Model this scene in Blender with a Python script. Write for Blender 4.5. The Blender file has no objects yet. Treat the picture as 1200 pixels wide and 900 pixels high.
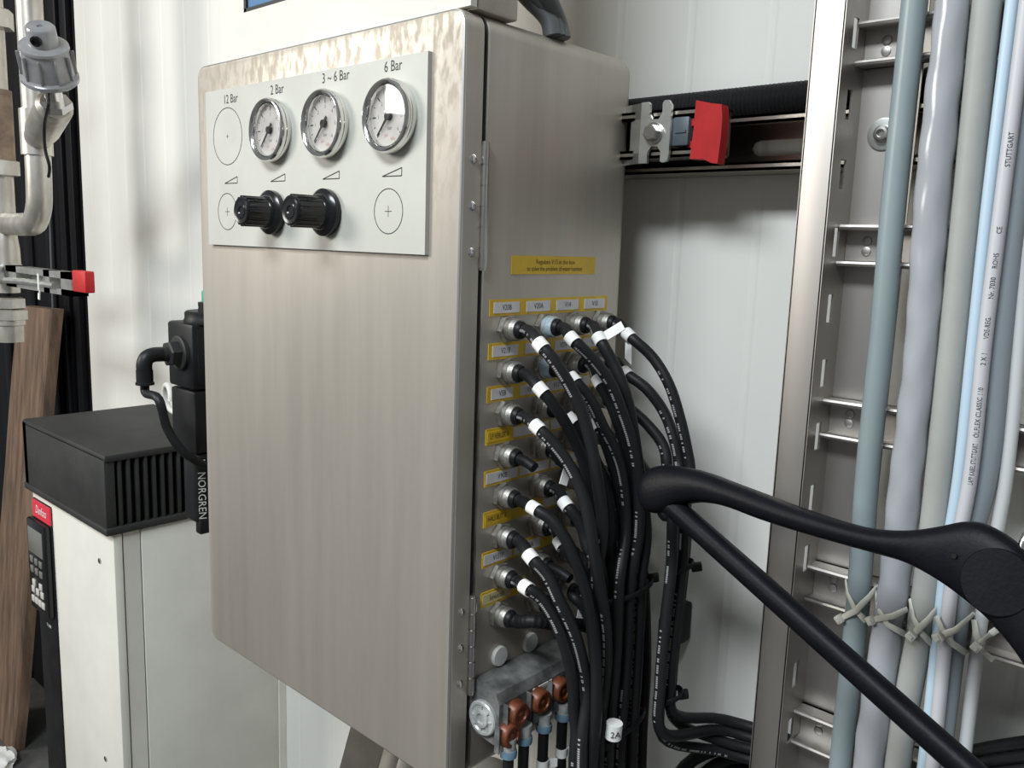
import bpy, bmesh, math, random
from mathutils import Vector, Matrix
random.seed(7)
C = bpy.context.scene.collection
S = bpy.context.scene
V = Vector
# ------------------------------------------------------------------ camera
RR, UU, FF = V((0.7374, 0.6746, 0.0337)), V((-0.1340, 0.0970, 0.9862)), V((-0.6630, 0.7311, -0.1614))
FPX, CAMZ = 996.0, 1.15
FF.normalize(); RR = (RR - FF*RR.dot(FF)).normalized(); UU = RR.cross(FF)
CAM = V((0, 0, CAMZ))
cd = bpy.data.cameras.new('camera'); cam = bpy.data.objects.new('camera', cd); C.objects.link(cam)
cd.sensor_fit = 'HORIZONTAL'; cd.sensor_width = 36.0; cd.lens = 36.0*FPX/1200.0; cd.clip_start = 0.02
M = Matrix((RR, UU, -FF)).transposed().to_4x4(); M.translation = CAM
cam.matrix_world = M
S.camera = cam
def ray(px, py): return RR*((px-600)/FPX) - UU*((py-450)/FPX) + FF
def U(px, py, ax, val):
    d = ray(px, py); return CAM + d*((val-CAM[ax])/d[ax])
def UD(px, py, depth): return CAM + ray(px, py)*depth
def UP(px, py, o, n):
    d = ray(px, py); return CAM + d*((o-CAM).dot(n)/d.dot(n))
# ------------------------------------------------------------------ world, lights, exposure
w = bpy.data.worlds.new('hall'); S.world = w; w.use_nodes = True
bgn = w.node_tree.nodes['Background']; bgn.inputs[0].default_value = (0.93, 0.96, 1.0, 1); bgn.inputs[1].default_value = 0.20
def area(name, loc, tgt, sx, sy, power, col):
    l = bpy.data.lights.new(name, 'AREA'); l.shape = 'RECTANGLE'; l.size = sx; l.size_y = sy; l.energy = power; l.color = col
    o = bpy.data.objects.new(name, l); C.objects.link(o); o.location = loc
    o.rotation_euler = (V(tgt)-V(loc)).to_track_quat('-Z', 'Y').to_euler(); return o
# daylight window on the left-hand side of the hall: it is mirrored in the 6 bar gauge glass and throws the knob shadows to the right
area('window_left_offscreen', (-2.86, -2.38, 2.35), (-2.09, -1.75, 2.35), 1.4, 1.2, 112, (1.0, 0.97, 0.91))
# ceiling lamp above the viewer: it throws the shade under the wall channel and lights the wall beside the cabinet
area('ceiling_lamp_offscreen', (-0.22, -1.15, 2.56), (-0.22, -1.149, 0.0), 1.2, 0.6, 92, (0.88, 0.95, 1.0))
vs = S.view_settings; vs.view_transform = 'Standard'; vs.look = 'None'; vs.gamma = 1; vs.use_curve_mapping = False; vs.exposure = 0.0

# ------------------------------------------------------------------ materials
MATS = {}
def mat(name, col, rough=0.5, metal=0.0, var=0.0, vscale=20.0, stretch=(1, 1, 1), bump=0.0, bscale=60.0, col2=None, spec=0.5, trans=0.0, emit=None, ior=1.45, coat=0.0, thresh=(0.35, 0.65)):
    if name in MATS: return MATS[name]
    m = bpy.data.materials.new(name); m.use_nodes = True; nt = m.node_tree; b = nt.nodes['Principled BSDF']
    b.inputs['Base Color'].default_value = (*col, 1); b.inputs['Roughness'].default_value = rough; b.inputs['Metallic'].default_value = metal
    b.inputs['Specular IOR Level'].default_value = spec; b.inputs['Transmission Weight'].default_value = trans; b.inputs['IOR'].default_value = ior
    b.inputs['Coat Weight'].default_value = coat
    N = nt.nodes.new; L = nt.links.new
    tc = N('ShaderNodeTexCoord'); mp = N('ShaderNodeMapping'); mp.inputs['Scale'].default_value = stretch; L(tc.outputs['Object'], mp.inputs['Vector'])
    if var or col2:
        n = N('ShaderNodeTexNoise'); n.inputs['Scale'].default_value = vscale; n.inputs['Detail'].default_value = 6; n.inputs['Roughness'].default_value = 0.6
        L(mp.outputs[0], n.inputs['Vector'])
        r = N('ShaderNodeValToRGB'); c2 = col2 or tuple(max(0, c*(1-var)) for c in col); c1 = col if col2 else tuple(min(1, c*(1+var)) for c in col)
        r.color_ramp.elements[0].color = (*c2, 1); r.color_ramp.elements[1].color = (*c1, 1)
        r.color_ramp.elements[0].position, r.color_ramp.elements[1].position = thresh
        L(n.outputs['Fac'], r.inputs[0]); L(r.outputs[0], b.inputs['Base Color'])
    if bump:
        n2 = N('ShaderNodeTexNoise'); n2.inputs['Scale'].default_value = bscale; n2.inputs['Detail'].default_value = 4; L(mp.outputs[0], n2.inputs['Vector'])
        bp = N('ShaderNodeBump'); bp.inputs['Strength'].default_value = bump; bp.inputs['Distance'].default_value = 0.001
        L(n2.outputs['Fac'], bp.inputs['Height']); L(bp.outputs[0], b.inputs['Normal'])
    if emit:
        b.inputs['Emission Color'].default_value = (*emit, 1); b.inputs['Emission Strength'].default_value = 1
    MATS[name] = m; return m
m_wall = mat('wall paint', (0.72, 0.71, 0.665), 0.55, var=0.04, vscale=3, stretch=(1, 1, 0.3))
m_floor = mat('dark concrete', (0.07, 0.068, 0.065), 0.7, var=0.4, vscale=6, bump=0.4)
m_blackpanel = mat('black rubber', (0.004, 0.004, 0.005), 0.5, spec=0.15, var=0.4, vscale=8, stretch=(4, 4, .3))
m_white = mat('white paint', (0.62, 0.605, 0.545), 0.7, spec=0.25, var=0.05, vscale=9, bump=0.1)
m_greypaint = mat('grey paint', (0.50, 0.485, 0.44), 0.45, var=0.07, vscale=7, col2=None)
m_blackpl = mat('black plastic', (0.010, 0.010, 0.011), 0.45, spec=.3, var=0.3, vscale=30)
m_dustyblack = mat('dusty black plastic', (0.028, 0.027, 0.026), 0.6, col2=(0.016, 0.016, 0.016), vscale=14, bump=0.2)
m_dusttop = m_dustyblack
m_hanger = mat('black hanger plastic', (0.005, 0.005, 0.007), 0.42, spec=0.12, var=0.2, vscale=40, bump=0.15, bscale=400)
m_knob = mat('knob plastic', (0.009, 0.009, 0.010), 0.22)
m_chrome = mat('chrome', (0.74, 0.73, 0.71), 0.14, 1.0)
m_steel = mat('steel', (0.56, 0.545, 0.52), 0.28, 1.0, var=0.08, vscale=30)
m_tray = mat('tray stainless', (0.47, 0.44, 0.41), 0.48, 1.0, col2=(0.50, 0.475, 0.45), vscale=9, stretch=(1, 1, .35), bump=0.12, bscale=14)
m_strut = mat('strut steel', (0.50, 0.46, 0.41), 0.32, 1.0, var=0.12, vscale=18)
m_gland = mat('nickel brass', (0.46, 0.44, 0.40), 0.5, 0.85, col2=(0.27, 0.26, 0.24), vscale=160, bump=0.3, bscale=300)
m_glandblue = mat('gland with pale blue residue', (0.42, 0.52, 0.58), 0.6, 0.2, col2=(0.36, 0.36, 0.34), vscale=180, bump=0.4, bscale=300, thresh=(0.4, 0.55))
m_zinc = mat('galvanised', (0.62, 0.62, 0.59), 0.35, 0.9, var=0.12, vscale=60)
m_pipe = mat('pipe steel', (0.70, 0.67, 0.61), 0.36, 0.75, col2=(0.46, 0.43, 0.38), vscale=25, stretch=(1, 1, .5))
m_rust = mat('brown pipe sleeve', (0.25, 0.18, 0.13), 0.55, 0.4, var=0.3, vscale=40)
m_panel = mat('aluminium face plate', (0.455, 0.45, 0.405), 0.55, 0.0, var=0.05, vscale=12, bump=0.05)
m_ink = mat('black ink', (0.012, 0.012, 0.012), 0.6)
m_dial = mat('dial paper', (0.70, 0.67, 0.63), 0.5, var=0.05, vscale=50)
m_redink = mat('red ink', (0.5, 0.10, 0.06), 0.6)
m_glass = mat('gauge glass', (1, 1, 1), 0.02, trans=1.0, ior=1.35)
m_yellow = mat('yellow label', (0.72, 0.49, 0.035), 0.45, col2=(0.60, 0.37, 0.03), vscale=25)
m_paleyellow = mat('pale label', (0.60, 0.52, 0.28), 0.5, var=0.06, vscale=30)
m_plate = mat('white label', (0.66, 0.64, 0.64), 0.45, var=0.05, vscale=60)
m_sleeve = mat('white sleeve', (0.80, 0.79, 0.76), 0.5)
m_red = mat('red plastic', (0.46, 0.018, 0.019), 0.5, var=0.1, vscale=40)
m_nutgrey = mat('blue grey nut', (0.10, 0.12, 0.135), 0.5, 0.3)
m_plugwhite = mat('white plug', (0.58, 0.58, 0.55), 0.5, var=0.1, vscale=70)
m_jb = mat('dusty grey box', (0.19, 0.19, 0.182), 0.5, 0.1, col2=(0.07, 0.07, 0.068), vscale=45, bump=0.5, bscale=120, thresh=(.38, .62))
m_jbclear = mat('clear cap', (0.48, 0.49, 0.48), 0.25, 0.1, trans=0.25, var=0.2, vscale=120)
m_orange = mat('copper orange', (0.20, 0.062, 0.026), 0.4, 0.2, col2=(0.10, 0.03, 0.015), vscale=130)
m_blue = mat('pale blue ring', (0.12, 0.20, 0.26), 0.5)
m_clear = mat('clear plastic housing', (0.40, 0.40, 0.41), 0.2, 0.15, trans=0.35, var=0.12, vscale=35)
m_tie = mat('natural nylon', (0.62, 0.62, 0.56), 0.4, trans=0.15)
m_screenblue = mat('blue window', (0.10, 0.19, 0.32), 0.15, var=0.1, vscale=8)
m_green = mat('green indicator', (0.05, 0.32, 0.22), 0.3)
m_lcd = mat('grey lcd', (0.17, 0.165, 0.15), 0.25)
m_lcdred = mat('red badge', (0.66, 0.035, 0.06), 0.4)
m_whiteink = mat('white ink', (0.75, 0.75, 0.73), 0.5)
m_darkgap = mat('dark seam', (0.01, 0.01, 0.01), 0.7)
m_greycab = mat('grey jacket dark', (0.115, 0.120, 0.122), 0.5)
m_teal = mat('teal grey jacket', (0.205, 0.25, 0.258), 0.36, var=0.06, vscale=12)
m_foil = mat('braided silver grey jacket', (0.32, 0.33, 0.35), 0.2, var=0.06, vscale=12, bump=0.6, bscale=26, stretch=(1, 1, .45))
m_stone = mat('stone grey jacket', (0.30, 0.305, 0.29), 0.5, var=0.08, vscale=14)
m_ltblue = mat('light blue jacket', (0.40, 0.51, 0.60), 0.4)
m_ltgrey = mat('light grey jacket', (0.46, 0.46, 0.48), 0.42)
m_slate = mat('slate grey jacket', (0.23, 0.26, 0.28), 0.45)
m_palegrey = mat('pale grey jacket', (0.50, 0.51, 0.51), 0.45)
m_whitecable = mat('white jacket', (0.6, 0.6, 0.57), 0.5)

def wood():
    m = mat('weathered timber', (0.20, 0.125, 0.08), 0.75, col2=(0.08, 0.052, 0.036), vscale=9, stretch=(6, 6, .5), bump=0.6, bscale=40); return m
m_wood = wood()
def stainless(name, base, dark, met, zst=None):
    m = bpy.data.materials.new(name); m.use_nodes = True; nt = m.node_tree; b = nt.nodes['Principled BSDF']; N = nt.nodes.new; L = nt.links.new
    b.inputs['Metallic'].default_value = met; b.inputs['Roughness'].default_value = 0.46; b.inputs['Specular IOR Level'].default_value = .25
    tc = N('ShaderNodeTexCoord')
    mp = N('ShaderNodeMapping'); mp.inputs['Scale'].default_value = (30, 30, 2.2); L(tc.outputs['Object'], mp.inputs[0])
    n = N('ShaderNodeTexNoise'); n.inputs['Scale'].default_value = 1.0; n.inputs['Detail'].default_value = 7; n.inputs['Roughness'].default_value = .62; L(mp.outputs[0], n.inputs['Vector'])
    r = N('ShaderNodeValToRGB'); r.color_ramp.elements[0].color = (*dark, 1); r.color_ramp.elements[1].color = (*base, 1); r.color_ramp.elements[0].position = .3; r.color_ramp.elements[1].position = .62
    L(n.outputs['Fac'], r.inputs[0]); out = r.outputs[0]
    if zst:   # dried splash residue along the head of the door
        mp2 = N('ShaderNodeMapping'); mp2.inputs['Scale'].default_value = (190, 190, 75); L(tc.outputs['Object'], mp2.inputs[0])
        n2 = N('ShaderNodeTexNoise'); n2.inputs['Scale'].default_value = 1; n2.inputs['Detail'].default_value = 3; L(mp2.outputs[0], n2.inputs['Vector'])
        r2 = N('ShaderNodeValToRGB'); r2.color_ramp.elements[0].position = .44; r2.color_ramp.elements[1].position = .62; L(n2.outputs['Fac'], r2.inputs[0])
        sp = N('ShaderNodeSeparateXYZ'); L(tc.outputs['Object'], sp.inputs[0])
        mr = N('ShaderNodeMapRange'); mr.inputs['From Min'].default_value = zst-.10; mr.inputs['From Max'].default_value = zst+.08; L(sp.outputs['Z'], mr.inputs['Value'])
        n3 = N('ShaderNodeTexNoise'); n3.inputs['Scale'].default_value = 9; L(tc.outputs['Object'], n3.inputs['Vector'])
        mu = N('ShaderNodeMath'); mu.operation = 'MULTIPLY'; L(r2.outputs[0], mu.inputs[0]); L(mr.outputs[0], mu.inputs[1])
        mx = N('ShaderNodeMix'); mx.data_type = 'RGBA'; L(mu.outputs[0], mx.inputs['Factor']); L(out, mx.inputs[6]); mx.inputs[7].default_value = (0.36, 0.31, 0.245, 1)
        out = mx.outputs[2]
        me = N('ShaderNodeMath'); me.operation = 'MULTIPLY_ADD'; L(mu.outputs[0], me.inputs[0]); me.inputs[1].default_value = -met*.8; me.inputs[2].default_value = met; L(me.outputs[0], b.inputs['Metallic'])
    else:     # pale drip marks
        mp2 = N('ShaderNodeMapping'); mp2.inputs['Scale'].default_value = (40, 40, 5); L(tc.outputs['Object'], mp2.inputs[0])
        n2 = N('ShaderNodeTexNoise'); n2.inputs['Scale'].default_value = 1.3; n2.inputs['Detail'].default_value = 8; n2.inputs['Roughness'].default_value = .75; L(mp2.outputs[0], n2.inputs['Vector'])
        r2 = N('ShaderNodeValToRGB'); r2.color_ramp.elements[0].position = .58; r2.color_ramp.elements[1].position = .85; L(n2.outputs['Fac'], r2.inputs[0])
        mx = N('ShaderNodeMix'); mx.data_type = 'RGBA'; L(r2.outputs[0], mx.inputs['Factor']); L(out, mx.inputs[6]); mx.inputs[7].default_value = (0.5, 0.5, 0.48, 1); out = mx.outputs[2]
    L(out, b.inputs['Base Color'])
    bp = N('ShaderNodeBump'); bp.inputs['Strength'].default_value = .06; bp.inputs['Distance'].default_value = .001; L(n.outputs['Fac'], bp.inputs['Height']); L(bp.outputs[0], b.inputs['Normal'])
    return m
m_door = stainless('door stainless', (0.50, 0.46, 0.40), (0.43, 0.395, 0.345), .60, 1.22)
m_body = stainless('cabinet stainless', (0.50, 0.46, 0.40), (0.43, 0.395, 0.345), .60)
m_edge = mat('bare sheet edge', (0.62, 0.61, 0.58), 0.34, 1.0)

def cable_mat(name, seed, bright=.42, corr=False):
    m = bpy.data.materials.new(name); m.use_nodes = True; nt = m.node_tree; b = nt.nodes['Principled BSDF']; N = nt.nodes.new; L = nt.links.new
    b.inputs['Roughness'].default_value = .5; b.inputs['Specular IOR Level'].default_value = .3
    uv = N('ShaderNodeUVMap'); sp = N('ShaderNodeSeparateXYZ'); L(uv.outputs[0], sp.inputs[0])
    def math_(op, a, bb, c=None):
        n = N('ShaderNodeMath'); n.operation = op
        for i, v in enumerate((a, bb, c)):
            if v is None: continue
            if isinstance(v, (int, float)): n.inputs[i].default_value = v
            else: L(v, n.inputs[i])
        return n.outputs[0]
    cu = math_('DIVIDE', math_('ABSOLUTE', math_('SUBTRACT', sp.outputs[0], .5), 0), .036)   # across the print line
    inband = math_('LESS_THAN', cu, 1.0)
    fl = math_('FLOOR', math_('MULTIPLY', sp.outputs[1], 560.0), 0)      # one cell for each printed sign
    wn = N('ShaderNodeTexWhiteNoise'); wn.noise_dimensions = '2D'; cb = N('ShaderNodeCombineXYZ'); L(fl, cb.inputs[0]); cb.inputs[1].default_value = seed; L(cb.outputs[0], wn.inputs['Vector'])
    fr = math_('FRACT', math_('MULTIPLY', sp.outputs[1], 560.0), 0)
    on = math_('MULTIPLY', math_('GREATER_THAN', wn.outputs['Value'], .3), math_('LESS_THAN', fr, .7))
    fl2 = math_('FLOOR', math_('MULTIPLY', sp.outputs[1], 26.0), 0)
    wn2 = N('ShaderNodeTexWhiteNoise'); wn2.noise_dimensions = '2D'; cb2 = N('ShaderNodeCombineXYZ'); L(fl2, cb2.inputs[0]); cb2.inputs[1].default_value = seed+9; L(cb2.outputs[0], wn2.inputs['Vector'])
    on2 = math_('GREATER_THAN', wn2.outputs['Value'], .38)
    f = math_('MULTIPLY', math_('MULTIPLY', on, on2), math_('MULTIPLY', inband, bright))
    mx = N('ShaderNodeMix'); mx.data_type = 'RGBA'; L(f, mx.inputs['Factor']); mx.inputs[6].default_value = (0.012, 0.012, 0.013, 1); mx.inputs[7].default_value = (0.75, 0.75, 0.73, 1)
    L(mx.outputs[2], b.inputs['Base Color']); return m
m_cables = [cable_mat('black printed jacket %s' % 'abcd'[i], i*3.7+1) for i in range(4)]
m_plaincable = mat('black plain jacket', (0.010, 0.010, 0.011), 0.5, spec=.3)

# ------------------------------------------------------------------ mesh helpers
def basis(d):
    d = V(d).normalized(); a = V((0, 0, 1)) if abs(d.z) < .9 else V((1, 0, 0)); x = a.cross(d).normalized(); return x, d.cross(x), d
class B:
    def __init__(s): s.bm = bmesh.new(); s.uv = s.bm.loops.layers.uv.new('UVMap')
    def face(s, vs, mi=0):
        try: f = s.bm.faces.new(vs)
        except ValueError: return None
        f.material_index = mi; f.smooth = True; return f
    def box(s, x0, x1, y0, y1, z0, z1, mi=0, bev=0, seg=2):
        t = bmesh.new(); bmesh.ops.create_cube(t, size=1)
        for v in t.verts: v.co = V(((x0+x1)/2+v.co.x*(x1-x0), (y0+y1)/2+v.co.y*(y1-y0), (z0+z1)/2+v.co.z*(z1-z0)))
        if bev: bmesh.ops.bevel(t, geom=list(t.edges), offset=bev, segments=seg, profile=.5, affect='EDGES')
        s.join(t, mi); return s
    def join(s, t, mi=0, mtx=None):
        mp = {}
        for v in t.verts: mp[v] = s.bm.verts.new(mtx @ v.co if mtx else v.co)
        for f in t.faces: s.face([mp[v] for v in f.verts], mi)
        t.free()
    def obox(s, c, ax, ay, az, sx, sy, sz, mi=0, bev=0):
        t = bmesh.new(); bmesh.ops.create_cube(t, size=1)
        for v in t.verts: v.co = V((v.co.x*sx, v.co.y*sy, v.co.z*sz))
        if bev: bmesh.ops.bevel(t, geom=list(t.edges), offset=bev, segments=2, profile=.5, affect='EDGES')
        m = Matrix((V(ax).normalized(), V(ay).normalized(), V(az).normalized())).transposed().to_4x4(); m.translation = V(c)
        s.join(t, mi, m); return s
    def lathe(s, o, d, prof, n=24, mi=0, phase=0):
        x, y, d = basis(d); o = V(o); rings = []
        for t, r in prof:
            if r <= 1e-6: rings.append([s.bm.verts.new(o+d*t)])
            else: rings.append([s.bm.verts.new(o+d*t+(x*math.cos(phase+2*math.pi*i/n)+y*math.sin(phase+2*math.pi*i/n))*r) for i in range(n)])
        for a, b in zip(rings, rings[1:]):
            for i in range(n):
                j = (i+1) % n
                q = [a[i % len(a)], a[j % len(a)], b[j % len(b)], b[i % len(b)]]; u = []
                for v in q:
                    if v not in u: u.append(v)
                if len(u) > 2: s.face(u, mi)
        return s
    def cyl(s, p0, p1, r, n=16, mi=0, r1=None):
        d = V(p1)-V(p0); L = d.length; r1 = r if r1 is None else r1
        return s.lathe(p0, d, [(0, 0), (0, r), (L, r1), (L, 0)], n, mi)
    def prism(s, poly, o, ux, uy, depth, mi=0):
        ux, uy = V(ux), V(uy); n = ux.cross(uy).normalized(); o = V(o)
        a = [s.bm.verts.new(o+ux*p[0]+uy*p[1]) for p in poly]; b = [s.bm.verts.new(v.co+n*depth) for v in a]
        s.face(list(reversed(a)), mi); s.face(b, mi)
        for i in range(len(a)): j = (i+1) % len(a); s.face([a[i], a[j], b[j], b[i]], mi)
        return s
    def tube(s, pts, r, n=10, sub=6, mi=0, flat=None, caps=True, corr=None, raw=False, nrm=None, lump=0):
        P = pts if raw else spline(pts, sub)
        fr = frames(P, nrm); rr = r if callable(r) else (lambda t: r)
        L = 0; rings = []; N = len(P)
        for k, (p, (t, a, b)) in enumerate(zip(P, fr)):
            if k: L += (P[k]-P[k-1]).length
            q = rr(k/(N-1))
            if corr: q *= 1+corr*math.sin(k*math.pi*.5)
            ra, rb = (q, q) if flat is None else (q*flat[0], q*flat[1])
            if isinstance(q, tuple): ra, rb = q
            rings.append(([s.bm.verts.new(p+(a*math.cos(2*math.pi*i/n)*ra+b*math.sin(2*math.pi*i/n)*rb)*(1+lump*math.sin(2*(2*math.pi*i/n)+L*175)+.6*lump*math.sin(3*(2*math.pi*i/n)-L*120))) for i in range(n)], L))
        for (A, la), (Bq, lb) in zip(rings, rings[1:]):
            for i in range(n):
                j = (i+1) % n; f = s.face([A[i], A[j], Bq[j], Bq[i]], mi)
                if f:
                    for lp, uvv in zip(f.loops, ((i/n, la), ((i+1)/n, la), ((i+1)/n, lb), (i/n, lb))): lp[s.uv].uv = uvv
        if caps: s.face(list(reversed(rings[0][0])), mi); s.face(rings[-1][0], mi)
        return P
    def text(s, st, size, o, ux, uy, mi=0, align='CENTER', shear=0, wscale=1, mapf=None):
        cu = bpy.data.curves.new('t', 'FONT'); cu.body = st; cu.size = size; cu.align_x = align; cu.align_y = 'CENTER'; cu.shear = shear; cu.resolution_u = 2
        ob = bpy.data.objects.new('t', cu); C.objects.link(ob)
        dg = bpy.context.evaluated_depsgraph_get(); me = bpy.data.meshes.new_from_object(ob.evaluated_get(dg))
        bpy.data.objects.remove(ob); bpy.data.curves.remove(cu)
        ux, uy, o = V(ux), V(uy), V(o); vs_ = []
        for v in me.vertices:
            vs_.append(s.bm.verts.new(mapf(v.co.x*wscale, v.co.y) if mapf else o+ux*v.co.x*wscale+uy*v.co.y))
        for p in me.polygons: s.face([vs_[i] for i in p.vertices], mi)
        bpy.data.meshes.remove(me); return s
    def ring(s, o, ux, uy, r, wd, n=40, mi=0):
        o, ux, uy = V(o), V(ux), V(uy)
        A = [[s.bm.verts.new(o+(ux*math.cos(2*math.pi*i/n)+uy*math.sin(2*math.pi*i/n))*q) for i in range(n)] for q in (r-wd/2, r+wd/2)]
        for i in range(n): j = (i+1) % n; s.face([A[0][i], A[1][i], A[1][j], A[0][j]], mi)
        return s
    def bar(s, a, b, wd, nrm, mi=0):     # thin flat printed line
        a, b = V(a), V(b); t = (b-a).normalized(); k = t.cross(V(nrm)).normalized()*wd/2
        s.face([s.bm.verts.new(q) for q in (a-k, b-k, b+k, a+k)], mi); return s
def spline(pts, sub=6):
    P = [V(p) for p in pts]; P = [P[0]*2-P[1]]+P+[P[-1]*2-P[-2]]; out = []
    for i in range(1, len(P)-2):
        p0, p1, p2, p3 = P[i-1:i+3]
        t0 = 0; t1 = max(1e-6, (p1-p0).length**.5); t2 = t1+max(1e-6, (p2-p1).length**.5); t3 = t2+max(1e-6, (p3-p2).length**.5)
        for k in range(sub):
            t = t1+(t2-t1)*k/sub
            a1 = p0*((t1-t)/(t1-t0))+p1*((t-t0)/(t1-t0)); a2 = p1*((t2-t)/(t2-t1))+p2*((t-t1)/(t2-t1)); a3 = p2*((t3-t)/(t3-t2))+p3*((t-t2)/(t3-t2))
            b1 = a1*((t2-t)/(t2-t0))+a2*((t-t0)/(t2-t0)); b2 = a2*((t3-t)/(t3-t1))+a3*((t-t1)/(t3-t1))
            out.append(b1*((t2-t)/(t2-t1))+b2*((t-t1)/(t2-t1)))
    out.append(P[-2]); return out
def frames(P, nrm=None):
    T = []
    for i in range(len(P)):
        a = P[max(0, i-1)]; b = P[min(len(P)-1, i+1)]; T.append((b-a).normalized())
    x = basis(T[0])[0] if nrm is None else (V(nrm)-T[0]*V(nrm).dot(T[0])).normalized(); out = []
    for t in T:
        src = x if nrm is None else V(nrm)
        x = (src-t*src.dot(t)).normalized(); out.append((t, x, t.cross(x)))
    return out
def mesh(b, name, mats, ang=38):
    me = bpy.data.meshes.new(name)
    bmesh.ops.recalc_face_normals(b.bm, faces=b.bm.faces) if getattr(b, 'recalc', True) else None
    b.bm.to_mesh(me); b.bm.free()
    for m in (mats if isinstance(mats, (list, tuple)) else [mats]): me.materials.append(m)
    me.set_sharp_from_angle(angle=math.radians(ang)); return me
def link(name, me, parent=None, loc=None):
    o = bpy.data.objects.new(name, me); C.objects.link(o)
    if parent is not None:
        o.parent = parent
        if parent.type == 'EMPTY': o.matrix_parent_inverse = Matrix.Translation(-V(parent['base']))
    if loc is not None: o.location = loc
    return o
def obj(name, b, mats, parent=None, label=None, cat=None, group=None, kind=None, loc=None, ang=38):
    o = link(name, mesh(b, name, mats, ang), parent, loc)
    tag(o, label, cat, group, kind); return o
def tag(o, label=None, cat=None, group=None, kind=None):
    for k, v in (('label', label), ('category', cat), ('group', group), ('kind', kind)):
        if v: o[k] = v
def thing(name, base, label, cat, group=None):
    o = bpy.data.objects.new(name, None); C.objects.link(o); o.location = base; o['base'] = tuple(base); o.empty_display_size = .02; tag(o, label, cat, group); return o

X, Y, Z = V((1, 0, 0)), V((0, 1, 0)), V((0, 0, 1))
WY = 0.70           # wall surface
# ------------------------------------------------------------------ setting
b = B(); b.box(-3.4, 1.6, -3.2, WY+.06, -.05, 0); obj('floor', b, m_floor, kind='structure')
def wall():
    b = B(); xs = [(-1.812, 0)]; x = -1.80
    while x < 1.5:
        for dx, d in ((0.0, 0), (0.030, 0), (0.0328, .0007), (0.0362, .0007), (0.039, 0)): xs.append((x+dx, d))
        x += 0.0785
    xs.append((1.6, 0)); rows = []
    for z in (0, 2.6): rows.append([b.bm.verts.new((xx, WY+d, z)) for xx, d in xs])
    for i in range(len(xs)-1): b.face([rows[0][i], rows[0][i+1], rows[1][i+1], rows[1][i]])
    b.box(-1.812, 1.6, WY+.004, WY+.06, 0, 2.6)
    return obj('wall_back', b, m_wall, kind='structure', ang=12)
wall()
b = B(); b.box(-3.4, -1.812, WY, WY+.06, 0, 2.6)
for x, wd, d in ((-1.842, .03, .012), (-1.905, .03, .008), (-1.99, .045, .006), (-2.12, .05, .006), (-2.3, .05, .006), (-2.5, .05, .006)): b.box(x-wd/2, x+wd/2, WY-d, WY+.01, 0, 2.6, bev=.004)
obj('wall_left', b, m_blackpanel, kind='structure')

# ------------------------------------------------------------------ control cabinet
XL, XR, YF, YB, ZB, ZT = -.829, -.449, .434, .642, .713, 1.313
cab = thing('control_cabinet', ((XL+XR)/2, (YF+YB)/2, ZB), 'stainless steel wall cabinet with gauges on its door and cable glands on its side', 'cabinet')
def rrect(x0, x1, z0, z1, r, n=5):
    out = []
    for cx, cz, a0 in ((x1-r, z0+r, -90), (x1-r, z1-r, 0), (x0+r, z1-r, 90), (x0+r, z0+r, 180)):
        for i in range(n+1): a = math.radians(a0+90*i/n); out.append((cx+r*math.cos(a), cz+r*math.sin(a)))
    return out
def shell(b, prof, mi=0):   # prof: [(y, inset, mat)] of rounded rectangles stacked in y
    rings = []
    for y, ins, r, m in prof: rings.append(([b.bm.verts.new((px, y, pz)) for px, pz in rrect(XL+ins, XR-ins, ZB+ins, ZT-ins, r)], m))
    for (A, _), (Bq, m) in zip(rings, rings[1:]):
        for i in range(len(A)): j = (i+1) % len(A); b.face([A[i], A[j], Bq[j], Bq[i]], m)
    b.face(list(reversed(rings[0][0])), rings[0][1]); b.face(rings[-1][0], rings[-1][1])
b = B()
shell(b, [(.4575, .0005, .014, 1), (.4575, 0, .014, 1), (.4595, 0, .014, 1), (.4597, 0, .014, 0), (.630, 0, .014, 0), (.6365, .002, .013, 0), (.6405, .006, .010, 0), (YB, .012, .006, 0)])
obj('body', b, [m_body, m_edge], cab, ang=30)
b = B()
shell(b, [(YF, .0022, .011, 0), (YF+.0008, .0008, .012, 1), (YF+.0022, 0, .013, 1), (YF+.0026, 0, .013, 2), (.4535, 0, .013, 2), (.4535, .004, .010, 2)])
door = obj('door', b, [m_door, m_edge, m_body], cab, ang=30)
b = B(); shell(b, [(.4530, .006, .010, 0), (.4580, .006, .010, 0)]); obj('door_gasket', b, m_darkgap, cab)
# hinges
for z0, z1 in ((1.132, 1.222), (.792, .874)):
    b = B(); n = 6
    for i in range(n):
        a = z0+(z1-z0)*i/n; b.cyl((XR+.0022, .4555, a+.0005), (XR+.0022, .4555, a+(z1-z0)/n-.0005), .0032, 12)
    b.cyl((XR+.0022, .4555, z0-.0015), (XR+.0022, .4555, z1+.0015), .0026, 10)
    h = obj('hinge', b, m_steel, cab)
    for k in range(3):
        b = B(); b.lathe((XR-.0005, .4455, z0+(z1-z0)*(.13+.37*k)), X, [(0, .0034), (.0008, .0034), (.0019, .0022), (.0023, 0)], 14); obj('rivet', b, m_chrome, cab)
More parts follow.
